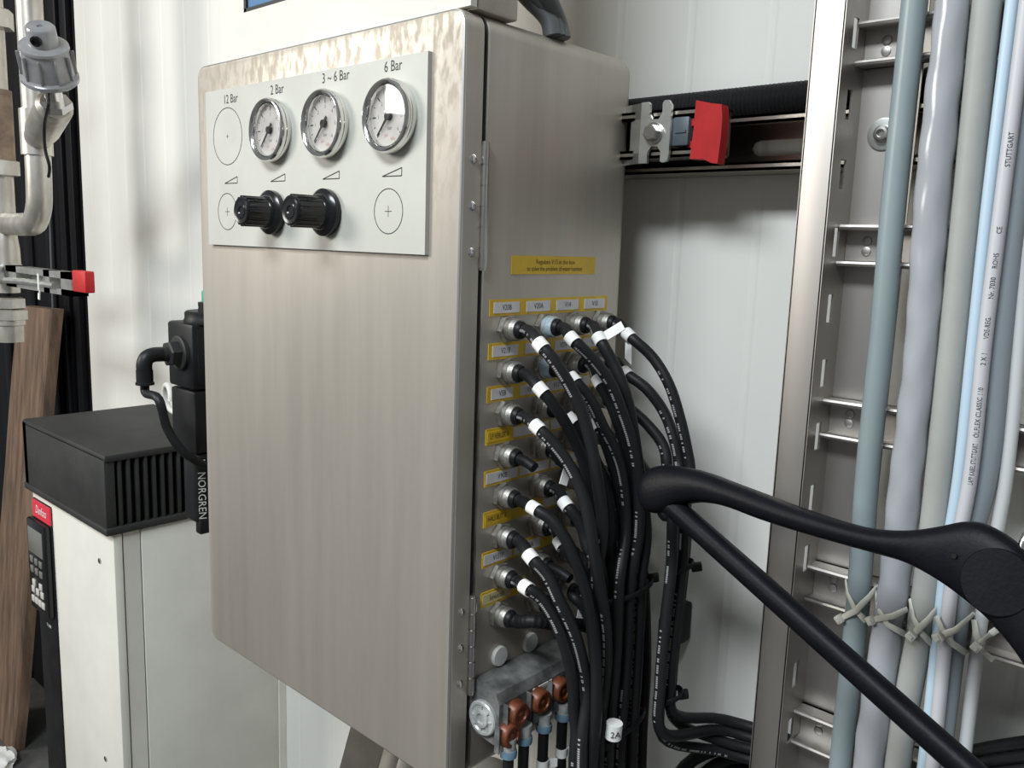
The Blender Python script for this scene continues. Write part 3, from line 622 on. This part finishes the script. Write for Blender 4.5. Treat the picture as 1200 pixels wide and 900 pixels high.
# loose white flag tags in the gland rows
for (px, py, off, a) in ((664, 553, .046, .4), (700, 690, .056, 1.0), (682, 712, .040, .2)):
    p = SX(px, py, off); b = B(); b.obox(p, V((0, math.sin(a), math.cos(a))), V((.3, math.cos(a), -math.sin(a))), V((1, -.3, 0)), .021, .0075, .0007); obj('marker_flag', b, m_sleeve, label='loose white marker flag among the black cables, %s' % {664: 'beside the fifth gland row', 700: 'below the sixth gland row', 682: 'above the white blanking plugs'}[px], cat='tag')
# black ties on the bundles
def loop_tie(c, rx, ry, label, knob):
    t = thing('bundle_tie', c, label, 'cable tie'); c = V(c); b = B()
    pts = [c+V((math.cos(2*math.pi*i/28)*rx, math.sin(2*math.pi*i/28)*ry, .004*math.sin(2*math.pi*i/28+1))) for i in range(29)]
    b.tube(pts, lambda t: (.0026, .0011), 8, 1, nrm=Z); obj('band', b, m_plaincable, t)
    k = c+V(knob); b = B(); b.obox(k, V((.7, .5, .2)), V((-.5, .7, 0)), V((-.1, -.1, .98)), .009, .007, .007, bev=.0012); obj('tie_head', b, m_blackpl, t)
def pc_(px, py, off): return tuple(SX(px, py, off))
loop_tie(pc_(720, 848, .066), .018, .037, 'black tie round the thick cable bundle below the grey junction box', (.012, -.030, -.002))
loop_tie(pc_(731, 690, .066), .018, .034, 'black tie round the thick cable bundle beside the sixth gland row', (.008, .033, .003))
loop_tie(pc_(797, 664, .098), .010, .012, 'black tie round the thin cable bundle below the hanger tip', (.010, .010, 0))
loop_tie(pc_(783, 815, .104), .011, .013, 'black tie round the thin cable bundle above its bend', (.008, .011, 0))
p = SX(719, 856, .094); b = B(); b.lathe(p-Z*.006, Z+V((.05, 0, 0)), [(0, 0), (0, .0066), (.013, .0066), (.013, 0)], 16); b.text('2A', .0075, p+V((.75, -.66, 0)).normalized()*.0072, V((.66, .75, 0)), Z, 1); obj('cable_marker', b, [m_sleeve, m_ink], label='white marker sleeve printed 2A low on the thick cable bundle', cat='tag')
# cable clamp block on the wall
b = B(); q = U(784, 741, 1, .665); b.box(q.x-.012, q.x+.004, .665, WY-.0005, q.z-.018, q.z+.022, bev=.003); b.box(q.x-.010, q.x+.001, .661, .667, q.z-.012, q.z+.012, bev=.001); obj('clamp_block', b, m_blackpl, label='black clamp block on the white wall behind the thin cable bundle', cat='clamp')
# extra dark cables along the wall bottom right
for k in range(4):
    b = B(); b.tube([V((-.375+.0135*k, .660, .12)), V((-.375+.0135*k, .660, .45)), V((-.372+.0135*k, .665, .655-.012*k)), V((-.320, .676, .705-.0125*k)), V((-.26, .684, .715-.0125*k)), V((-.19, .6855, .74-.0125*k)), V((-.13, .6855, .781-.0125*k)), V((-.07, .6855, .815-.0125*k)), V((.06, .6855, .835-.0125*k))], .0060, 10, 6)
    obj('floor_cable', b, m_plaincable, label='black cable bending along the wall behind the ladder, %s of four' % ('uppermost', 'second highest', 'second lowest', 'lowest')[k], cat='cable', group='black cables bending along the wall')

# ------------------------------------------------------------------ junction box on the cabinet side
jb = thing('junction_box', (XR, .51, .755), 'dusty grey junction box with round orange sockets below the glands', 'junction box')
b = B(); jx0, jx1, jy0, jy1, jz0, jz1 = XR+.0004, -.4190, .4600, .5700, .7560, .7990
poly = [(jx0, jz0+.004), (jx0+.006, jz0), (jx1-.004, jz0-.002), (jx1, jz0+.004), (jx1, jz1-.009), (jx1-.004, jz1-.001), (jx0, jz1+.003)]
b.prism(poly, (0, jy1, 0), X, Z, jy1-jy0); obj('housing', b, m_jb, jb, ang=20)
b = B(); b.obox((jx1+.0003, .5125, jz1-.0145), Y, Z, X, .024, .0085, .0008, 0); b.text('3-9 24V', .0050, (jx1+.0009, .5125, jz1-.0145), Y, Z, 1, wscale=.8); b.recalc = False; obj('name_plate', b, [m_plate, m_ink], jb)
b = B(); c = V(((jx0+jx1)/2-.001, jy0, .7740)); b.lathe(c, -Y, [(0, .0145), (.003, .0145), (.004, .0135), (.004, .0115), (.003, .0105), (.003, .0080), (.0050, .0072), (.0050, .0045), (.0035, .0035), (.0035, 0)], 28)
for k in range(8): a = k*math.pi/4; b.obox(c-Y*.0035+V((math.cos(a), 0, math.sin(a)))*.0090, V((math.cos(a), 0, math.sin(a))), Y, V((-math.sin(a), 0, math.cos(a))), .0035, .0014, .0012)
obj('end_cap', b, m_jbclear, jb, label='clear ribbed end cap')
for k, (yy, zz) in enumerate(((.4680, .7640), (.4770, .7790), (.5050, .7785), (.5320, .7780))):
    b = B(); c = V((jx1, yy, zz)); b.lathe(c, X, [(0, .0105), (.004, .0105), (.005, .0098), (.0085, .0096), (.0095, .0085), (.0095, .0062), (.0080, .0055), (.0080, .0026), (.0090, .0018), (.0090, 0)], 26)
    s = obj('socket', b, m_orange, jb, label='orange round socket')
    b = B(); b.box(jx1, jx1+.005, yy-.0125, yy-.0112, zz-.012, zz+.011); b.box(jx1, jx1+.004, yy-.006, yy+.007, zz-.020, zz-.008, bev=.0015); obj('socket_guard', b, m_jb, s)
for k, (yy, xx) in enumerate(((.4685, .012), (.4870, .006), (.5120, .006), (.5370, .006))):
    zz = .7520 if k else .7480; b = B(); x0_ = jx1+.004
    pts = [V((x0_, yy, zz+.004)), V((x0_, yy, zz-.03)), V((x0_+.001, yy+.001*k, .66)), V((x0_+.004, yy+.004*k, .5)), V((x0_+.01, yy+.01*k, .2)), V((x0_+.015, yy+.01*k, .03))]
    b.tube(pts, .0046, 12, 5); o = obj('sensor_lead', b, m_plaincable, label='black lead hanging from the %s orange socket counted from the clear end cap' % ('first', 'second', 'third', 'fourth')[k], cat='cable', group='leads under the junction box')
    b = B(); b.lathe((x0_, yy, zz-.003), Z, [(0, 0), (0, .0068), (.004, .0070), (.006, .0064), (.006, 0)], 20); obj('blue_ring', b, m_blue, o)
    b = B(); b.lathe((x0_, yy, zz+.003), Z, [(0, 0), (0, .0058), (.010, .0062), (.010, 0)], 16); obj('plug_sleeve', b, m_jbclear, o)
    if k >= 2:
        b = B(); zm = .714; b.lathe((x0_, yy+.0005, zm), Z, [(0, .0046), (0, .0054), (.008, .0054), (.008, .0046)], 14); f = V((.6, .8, 0)).normalized()
        b.obox(V((x0_, yy, zm+.004))+f*(.016 if k == 3 else .008), f, Z, f.cross(Z), .026 if k == 3 else .010, .0075, .0008); obj('marker_flag', b, m_sleeve, o)

# ------------------------------------------------------------------ display enclosure on top
en = thing('display_enclosure', (-.62, .465, ZT), 'white fronted display enclosure with blue window standing on the cabinet', 'enclosure')
b = B(); b.box(-.7900, XR-.0015, .4480, .4900, ZT+.0002, 1.62, bev=.002); obj('housing', b, m_body, en)
b = B(); xa, xb, za = -.7905, XR-.0010, ZT+.0012
q0 = U(285.5, 15, 1, .4400); wx0, wx1, wz0, wz1 = q0.x, -.50, q0.z, 1.56
for a in ((xa, wx0, za, 1.62), (wx1, xb, za, 1.62), (wx0, wx1, za, wz0), (wx0, wx1, wz1, 1.62)): b.box(a[0], a[1], .4400, .4462, a[2], a[3])
obj('front_bezel', b, m_white, en)
b = B(); b.box(wx0, wx1, .4425, .4440, wz0, wz1); pn = obj('window_pane', b, m_screenblue, en)
b = B(); t = .0035
for a in ((wx0, wx0+t, wz0, wz1), (wx1-t, wx1, wz0, wz1), (wx0, wx1, wz0, wz0+t), (wx0, wx1, wz1-t, wz1)): b.box(a[0], a[1], .4405, .4430, a[2], a[3])
obj('window_seal', b, m_blackpl, pn)
for k, (a, c) in enumerate((((648, 34), (603, -25)), ((657, 40), (622, -25)), ((664, 42), (634, -25)))):
    p0 = U(a[0], a[1], 1, .535+.006*k); p0.z = ZT; p1 = U(c[0], c[1], 1, .515); b = B(); p0.x = min(p0.x, XR-.006)
    b.tube([p0+V((.0, .0, -.0005)), p0+V((-.003, -.002, .012)), p1, p1+V((-.03, -.01, .12))], .0072, 12, 6); obj('top_cable', b, m_greycab, label='dark grey cable entering the cabinet top, %s the display enclosure' % ('nearest', 'second from', 'farthest from')[k], cat='cable', group='cables into the cabinet top')

# ------------------------------------------------------------------ filter regulator unit left of the cabinet
fr_ = thing('air_filter_unit', (-.912, .48, .80), 'black air filter unit with green button beside the cabinet', 'filter unit')
fx0, fx1, fy0, fy1 = -.944, -.885, .4500, .5150
b = B(); b.box(fx0, fx1, fy0, fy1, .978, 1.052, bev=.004); b.box(fx1-.003, fx1+.0015, fy0+.006, fy1, .984, 1.046, bev=.001); obj('upper_block', b, m_blackpl, fr_)
b = B(); b.box(fx0+.003, fx1, fy0+.001, fy1, .905, .9765, bev=.003); obj('lower_block', b, m_blackpl, fr_)
b = B(); b.lathe(((fx0+fx1)/2+.012, .4815, 1.051), Z, [(0, .0285), (.003, .0290), (.006, .0275), (.012, .0275), (.014, .0255), (.014, 0)], 32); nk = obj('neck_ring', b, m_blackpl, fr_)
b = B(); b.lathe(((fx0+fx1)/2+.020, .4815, 1.065), Z, [(0, .0165), (.010, .0165), (.0105, .0135), (.011, 0)], 24); b.obox(V((-.8965, .466, 1.0695)), X, Z, Y, .006, .0016, .0008, 1); obj('button_base', b, [m_blackpl, m_whiteink], fr_)
b = B(); b.lathe(((fx0+fx1)/2+.020, .4815, 1.0755), Z, [(0, .0125), (.011, .0125), (.013, .0110), (.0135, 0)], 24); obj('button', b, m_green, fr_, label='green button')
b = B(); cx = (fx0+fx1)/2+.004
b.box(fx0+.026, fx1, fy0, fy1, .822, .906, bev=.008, seg=3); b.box(fx1-.012, fx1, fy0+.004, fy1, .810, .83, bev=.002)
TX = fx1+.0004
b.text('NORGREN', .0135, (TX, .4566, .8570), -Z, Y, 1, shear=.15, wscale=.86)
b.lathe((TX, .4530, .8975), X, [(0, .0022), (.0003, .0022), (.0003, 0)], 10, 1); b.obox((TX, .4585, .8975), Y, Z, X, .006, .0012, .0006, 1)
b.recalc = False; obj('bowl_guard', b, [m_blackpl, m_whiteink], fr_)
cfit = V((-.911, fy0, 1.018))
b = B(); b.lathe(cfit, -Y, [(0, .0195), (.004, .0195), (.005, .018), (.005, 0)], 28); b.lathe(cfit-Y*.005, -Y, [(0, .0145), (.010, .0145), (.0115, .0128), (.0115, 0)], 6, phase=.2); b.lathe(cfit-Y*.0165, -Y, [(0, .0082), (.006, .0082), (.006, 0)], 20); obj('port_fitting', b, m_dustyblack, fr_, ang=28)
e0 = cfit-Y*.0225; b = B(); P = [e0+Y*.002, e0-Y*.010, e0-Y*.0165-Z*.003, e0-Y*.0195-Z*.010, e0-Y*.0195-Z*.018]; b.tube(P, .0082, 16, 5); b.lathe(e0-Y*.0195-Z*.016, -Z, [(0, .0088), (.013, .0088), (.0135, .0098), (.0160, .0098), (.0160, .0)], 20); el = obj('elbow_fitting', b, m_blackpl, fr_)
t0 = e0-Y*.0195-Z*.030
b = B(); b.tube([t0, t0-Z*.010]+[U(px, py, 1, y) for px, py, y in ((186, 468, .405), (196, 502, .412), (213, 528, .424), (228, 539, .438), (238, 545, .449))], .0048, 12, 6); obj('air_hose', b, m_blackpl, fr_)
b = B(); cc = U(193, 468, 1, .60); b.tube([cc+V((math.cos(a*.35)*.020, .02*a/18, math.sin(a*.35)*.022)) for a in range(0, 19)]+[cc+V((.03, .08, -.02)), cc+V((.04, .0995, -.03))], .0045, 10, 3); obj('white_hose', b, m_whitecable, label='white hose looped behind the black filter unit', cat='hose')
b = B(); b.box(-.93, -.89, .513, WY, .985, 1.03); obj('wall_bracket', b, m_blackpl, fr_)

# ------------------------------------------------------------------ drive
dr = thing('frequency_drive', (-1.25, .57, .12), 'white motor drive with black vented cover and keypad on the wall', 'motor drive')
dx0, dx1 = -1.396, -1.102
b = B(); b.box(dx0, dx1, .4440, .4560, .12, .762, bev=.002); obj('front_cover', b, m_white, dr)
b = B(); b.box(dx0+.002, dx1-.0015, .4575, .4795, .12, .760); obj('side_frame', b, m_white, dr)
b = B(); b.box(dx0+.002, dx1, .4812, WY-.012, .12, .760, bev=.001); b.box(dx0, dx1+.004, WY-.012, WY-.0005, .10, .760); obj('rear_housing', b, m_white, dr)
b = B(); b.box(dx0+.006, dx1-.005, .450, .49, .125, .757); obj('seam_shade_box', b, m_darkgap, dr)  # dark box added behind the covers, its black stands in for shade in the seams
cz0, cz1, cy0, cy1 = .7560, .8645, .4360, .640
b = B(); b.box(dx0-.002, dx1+.003, cy0, cy1, cz1-.010, cz1, bev=.003); b.box(dx0-.002, dx1+.0, cy0, cy0+.014, cz0, cz1-.004, bev=.002); b.box(dx0-.002, dx0+.012, cy0, cy1, cz0, cz1-.004); b.box(dx0-.004, dx1+.004, cy0-.002, cy1, cz0, cz0+.010, bev=.002); b.box(dx1-.04, dx1-.012, cy0+.01, cy1, cz0, cz1-.004); b.box(dx1-.012, dx1+.0, cy1-.015, cy1, cz0, cz1-.004)
cv = obj('vent_cover', b, m_dustyblack, dr)
for k in range(17):
    y = cy0+.020+.0115*k; b = B(); b.box(dx1-.013, dx1+.0005, y-.0022, y+.0022, cz0+.009, cz1-.009, bev=.0008); obj('vent_slat', b, m_dustyblack, cv)
for px, py in ((117, 657), (124, 889), (75, 725)):
    q = U(px, py, 1, .4438)
    if px > 80: b = B(); b.lathe((q.x, .4441, q.z), -Y, [(0, .004), (.0015, .0038), (.002, .002), (.0014, 0)], 12); obj('cover_screw', b, m_steel, dr)
# keypad strip
kx0, kx1 = U(40, 640, 1, .441).x, U(61, 640, 1, .441).x; KY = .4405
b = B(); b.box(kx0+.004, kx1-.001, KY+.0010, .4450, .14, .742, bev=.001); b.text('1 kW', .008, ((kx0+kx1)/2+.006, KY+.0008, .545), X, Z, 1); b.recalc = False
obj('keypad_strip', b, [m_blackpl, m_whiteink], dr)
kp = None
b = B(); b.box(kx0, kx1-.004, KY-.009, KY+.002, .567, .712, bev=.003); kp = obj('keypad', b, m_knob, dr)
b = B(); b.box(kx0+.006, kx1-.001, KY-.0005, KY+.002, .714, .741); b.text('Danfoss', .0185, ((kx0+kx1)/2+.002, KY-.0008, .7275), X, Z, 1, shear=.35, wscale=.72); b.recalc = False; obj('badge', b, [m_lcdred, m_whiteink], dr, label='red badge with white script')
b = B(); b.box(kx0+.007, kx1-.012, KY-.0098, KY-.008, .660, .700, bev=.0006); obj('display', b, m_lcd, kp)
for j, (z, n_) in enumerate(((.649, 3), (.633, 3), (.612, 2), (.600, 3), (.584, 4))):
    for i in range(n_):
        x = kx0+.008+(kx1-kx0-.022)*(i+.5)/n_; b = B(); b.box(x-.0058, x+.0058, KY-.0105, KY-.008, z-.0052, z+.0052, bev=.001); obj('key', b, m_lcd if j < 2 else m_greypaint, kp)

# ------------------------------------------------------------------ timber plank and pipes on the left
zt = U(52, 360, 1, .672).z
b = B()
def plank(b):
    x0, x1 = U(36, 420, 1, .665).x, U(75, 362, 1, .672).x
    prof = [(x0, 0), (x1-.003, .0), (x1, .004), (x1, .026), (x0, .030)]; ring = []
    for k in range(9):
        f = k/8; z = zt*f+.001; y = .550+(.645-.550)*f; wv = .003*math.sin(k*1.7); tw = -.095*(1-f)
        ring.append([b.bm.verts.new((px+wv+tw, y+py, z+(.004*math.sin(px*90) if k == 8 else 0))) for px, py in prof])
    for A, Q in zip(ring, ring[1:]):
        for i in range(5): j = (i+1) % 5; b.face([A[i], A[j], Q[j], Q[i]])
    b.face(list(reversed(ring[0]))); b.face(ring[-1])
plank(b); obj('timber_plank', b, m_wood, label='weathered brown timber plank leaning on the black panel', cat='plank', ang=20)
b = B(); c0 = V((-1.985, .555, .0)); bm2 = bmesh.new(); bmesh.ops.create_icosphere(bm2, subdivisions=3, radius=.035)
for v in bm2.verts: v.co = V((v.co.x*1.1, v.co.y*.9, v.co.z*.55))*(1+.28*math.sin(v.co.x*170+v.co.z*90)*math.sin(v.co.y*140)); 
b.join(bm2, 0, Matrix.Translation(V((-1.925, .515, .017)))); obj('plastic_scrap', b, m_sleeve, label='crumpled white plastic scrap on the floor by the plank foot', cat='scrap')
YP = .5
pp = thing('process_pipe', (-1.63, YP, .95), 'bare steel pipe pair joined by a U bend with hex couplings', 'pipe')
XA, XB = -1.632, -1.461; RP = .0185; zb = 1.1565
b = B(); b.cyl((XA+.002, YP, 1.36), (XA+.002, YP, 1.75), RP*.95, 20); b.cyl((XA, YP, 1.04), (XA, YP, 1.30), RP, 20)
b.tube([V((XB, YP, 1.9)), V((XB, YP, 1.6)), V((XB, YP, 1.4)), V((XB, YP, 1.22)), V((XB-.006, YP, 1.184)), V((XB-.028, YP, 1.1605)), V((XB-.07, YP, zb)), V((XA, YP, zb))], RP, 18, 8)
obj('pipe_run', b, m_pipe, pp)
b = B(); b.cyl((XA, YP, 1.255), (XA, YP, 1.375), RP*1.25, 18); obj('brown_sleeve', b, m_rust, pp)
def hexn(name, z0, z1, r, m=m_pipe, n=6): b = B(); b.lathe((XA, YP, z0), Z, [(0, r*.8), (.002, r), (z1-z0-.002, r), (z1-z0, r*.8)], n, phase=.4); return obj(name, b, m, pp, ang=25)
b = B(); b.lathe((XA+.004, YP, 1.47), Z, [(0, RP), (.002, .032), (.03, .032), (.034, RP)], 6); obj('union_nut', b, m_pipe, pp, ang=25)
hexn('union_nut', 1.235, 1.262, .030); hexn('hex_coupling', 1.012, 1.032, .026); hexn('hex_coupling', .992, 1.012, .029); 
b = B(); b.lathe((XA, YP, .955), Z, [(0, 0), (0, .020), (.028, .021), (.03, .024), (.040, .024)], 20); obj('drain_valve', b, m_pipe, pp)
b = B(); b.lathe((XA, YP, 1.085), Z, [(0, .022), (.03, .0215), (.055, .0185)], 20); obj('reducer', b, m_pipe, pp)
ax = (UU*.66+RR*.20-FF*.70).normalized(); tb = U(58, 88, 1, .47); foot = tb-ax*.046; root = V((XB, YP, foot.z-.040)); dv = foot-root
b = B(); b.lathe(root, dv, [(0, RP), (dv.length*.35, .024), (dv.length-.006, .025), (dv.length, .020), (dv.length, 0)], 20); b.cyl((XB, YP, 1.262), (XB, YP, 1.33), RP*1.22, 20); obj('branch_tee', b, m_pipe, pp)
# transmitter
ax = (UU*.66+RR*.20-FF*.70).normalized(); tb = U(58, 88, 1, .47)
tr = thing('pressure_transmitter', tuple(tb-ax*.05), 'clear domed pressure transmitter on the steel pipe branch', 'transmitter')
K_ = .86
b = B(); b.lathe(tb-ax*.008, ax, [(t*K_, q_*K_) for t, q_ in [(0, 0), (0, .040), (.003, .0435), (.009, .0435), (.011, .041), (.012, .038), (.050, .0345), (.054, .033), (.056, .0365), (.060, .036), (.062, .030), (.063, .0225), (.088, .0215), (.091, .019), (.091, .005), (.088, .004), (.088, 0)]], 40)
obj('housing', b, m_clear, tr)
bx_, by_, _ = basis(ax)
for k in range(10):
    a = 2*math.pi*k/10+.2; d = bx_*math.cos(a)+by_*math.sin(a); b = B(); b.obox(tb+ax*.019+d*.0385*K_, d, ax, d.cross(ax), .005, .034, .0026, bev=.001); obj('rib', b, m_clear, tr)
q = (-FF+RR*.15); q = (q-ax*q.dot(ax)).normalized(); b = B(); b.lathe(tb+ax*.058+q*.0155, q, [(0, .0075), (.006, .0070), (.0065, .0045), (.004, .0040), (.004, 0)], 16); obj('port', b, m_knob, tr)
b = B(); b.lathe(tb-ax*.044, ax, [(0, 0), (0, .012), (.036, .012), (.037, 0)], 16); b.lathe(tb-ax*.050, ax, [(0, 0), (0, .023), (.010, .023), (.010, 0)], 6); obj('stem_nut', b, m_chrome, tr, ang=25)
b = B(); b.tube([tb-ax*.018+q*.012, U(57, 122, 1, .455), U(52, 150, 1, .465), U(53, 175, 1, .468), U(58, 195, 1, .472), U(57, 207, 1, .478)], .0022, 8, 6); obj('thin_lead', b, m_plaincable, tr)
# support arm with red cap
sa = thing('pipe_support_arm', (-1.6, YP, 1.05), 'galvanised support arm with bright red end cap clamping the steel pipe', 'support arm')
b = B(); y0_, y1_ = .488, .512
def arm(b):
    x0, x1 = -1.60, -1.320; z0, z1 = 1.0535, 1.0880
    b.box(x0, x1, y0_, y1_, z1-.010, z1); b.box(x0, x1, y0_, y1_, z0, z0+.009); b.box(x0, x0+.05, y0_, y1_, z0, z1); b.box(-1.43, -1.405, y0_, y1_, z0, z1); b.box(x1-.04, x1, y0_, y1_, z0, z1)
    b.box(x0, x1, y1_-.003, y1_, z0, z1)
arm(b); b.tube([V((-1.62, .484, 1.062)), V((-1.50, .484, 1.066)), V((-1.38, .486, 1.066))], .005, 8, 4); obj('slotted_arm', b, m_zinc, sa)
c0_, c1_ = U(85, 343, 1, .484), U(99, 319, 1, .484)
b = B(); b.box(c0_.x, c1_.x, .484, .498, c0_.z+.002, c1_.z+.001, bev=.002); obj('end_cap', b, m_red, sa, label='bright red plastic cap')
b = B(); b.lathe((XA, YP, 1.058), Z, [(0, RP), (0, RP+.005), (.030, RP+.005), (.030, RP)], 24); b.obox((XA+.03, .478, 1.073), X, Y, Z, .02, .012, .028, bev=.002); obj('pipe_clamp', b, m_zinc, sa)
b = B(); q = U(45, 332, 1, .48); b.obox(q, Z, X, Y, .030, .004, .0015); b.obox(q-Z*.018, V((.2, 0, 1)), V((1, 0, -.2)), Y, .014, .006, .0015); obj('white_tie', b, m_sleeve, sa)
# thin grey rod by the black panel
b = B(); b.tube([U(57, 205, 1, .684), U(59, 270, 1, .684), U(62, 360, 1, .684), U(64, 420, 1, .684)], .0022, 8, 6); obj('thin_wire', b, m_greycab, label='thin dark grey wire hanging before the black panel', cat='wire')

# ------------------------------------------------------------------ things under the cabinet
def leaning(name, pts, y, dep, m, label, cat):
    b = B(); o = [U(px, py, 1, y) for px, py in pts]; a, c = o[0], o[1]; d = (c-a)
    return b, o
a0, a1 = U(412, 848, 1, .62), U(398, 900, 1, .62); d = (a1-a0).normalized(); top = a0-d*.14; bot = a0-d*((a0.z-.005)/d.z)
lc = thing('leaning_channel', tuple(bot), 'grey steel channel leaning against the wall under the cabinet', 'channel')
wd = (U(450, 872, 1, .62)-a0); wd = V((wd.x, 0, 0)); n_ = d.cross(X).normalized(); n_ = n_ if n_.y > 0 else -n_
mid, L = (top+bot)/2, (top-bot).length
b = B(); b.obox(mid+X*wd.x/2+n_*.002, X, n_, d, abs(wd.x), .003, L); obj('web', b, m_strut, lc)
for s in (0, 1): b = B(); b.obox(mid+X*wd.x*s+n_*.018, X, n_, d, .0025, .035, L, bev=.0008); obj('flange', b, m_strut, lc)
q = U(571, 899, 1, .60); b = B(); b.lathe((q.x, .60, 0.001), Z, [(0, 0), (0, .020), (q.z-.014, .020), (q.z-.013, .0225), (q.z-.003, .0225), (q.z-.001, .019), (q.z-.001, 0)], 28); obj('standpipe', b, m_whitecable, label='white capped pipe rising from the floor below the junction box', cat='pipe')

# ------------------------------------------------------------------ coat hanger
T0, M0, O0 = UD(793, 600, .62), UD(1140, 908, .465), UD(1140, 675, .480)
hn = (M0-T0).cross(O0-T0).normalized(); hn = hn if hn.dot(FF) < 0 else -hn
def HP(px, py): return UP(px, py, T0, hn)
hg = thing('coat_hanger', tuple(M0), 'black plastic coat hanger with wide shoulders hanging before the cable ladder', 'coat hanger')
pairs = [(753, 571, 754, 582, .45), (756, 559, 757, 594, .8), (765, 550, 765, 601, .95), (782, 545, 779, 601, 1), (800, 547, 796, 593, 1), (825, 552, 822, 589, 1), (860, 565, 853, 594, 1), (900, 580, 894, 609, 1), (940, 595, 934, 622, 1), (1008, 616, 1000, 641, .95), (1040, 621, 1036, 651, .92), (1072, 621, 1062, 659, .88), (1100, 617, 1086, 671, .85), (1132, 611, 1112, 688, .8), (1152, 613, 1138, 708, .8), (1176, 624, 1160, 727, .8), (1200, 642, 1186, 757, .8), (1235, 680, 1205, 785, .8), (1280, 750, 1235, 840, .85), (1340, 870, 1290, 950, .9), (1420, 1040, 1370, 1110, 1)]
sub = 5; Ts = spline([HP(a[0], a[1]) for a in pairs], sub); Bs = spline([HP(a[2], a[3]) for a in pairs], sub); Ks = [v.x for v in spline([V((a[4], .3*i, 0)) for i, a in enumerate(pairs)], sub)]
b = B(); rings = []; n = 20
for p, q, kk in zip(Ts, Bs, Ks):
    c = (p+q)/2; hv = (p-q)/2
    rings.append([b.bm.verts.new(c+hv*math.cos(2*math.pi*i/n)+hn*math.copysign(abs(math.sin(2*math.pi*i/n))**.55, math.sin(2*math.pi*i/n))*.0135*kk) for i in range(n)])
for A, Q in zip(rings, rings[1:]):
    for i in range(n): j = (i+1) % n; b.face([A[i], A[j], Q[j], Q[i]])
b.face(list(reversed(rings[0]))); b.face(rings[-1])
obj('shoulder_frame', b, m_hanger, hg, ang=60)
b = B(); q0 = HP(787, 592); q1 = HP(1140, 907); dd = q1-q0; b.tube([q0, q0+dd*.3, q0+dd*.6, q0+dd, q0+dd*1.75], .0082, 16, 4, nrm=hn); obj('trouser_bar', b, m_hanger, hg)
b = B(); c = HP(1174, 682)+hn*.0092; b.lathe(c, hn, [(-.003, .0185), (.0016, .0183), (.0020, .0178), (.0020, 0)], 48); obj('hub_disc', b, m_hanger, hg)
b = B(); c = HP(1126, 652)+hn*.0115; b.lathe(c, hn, [(-.002, .0016), (.001, .0014), (.001, 0)], 10); obj('rivet', b, m_knob, hg)
hk = V((-.045, .6420, 1.0435)); h0 = HP(1196, 660)
b = B(); b.tube([h0, HP(1200, 632), HP(1213, 610)+Y*.01, hk+V((-.004, -.03, .016)), hk+V((0, -.012, .0035)), hk+V((0, .004, .0015)), hk+V((0, .0075, -.008))], .0021, 10, 8); obj('hook', b, m_chrome, hg)
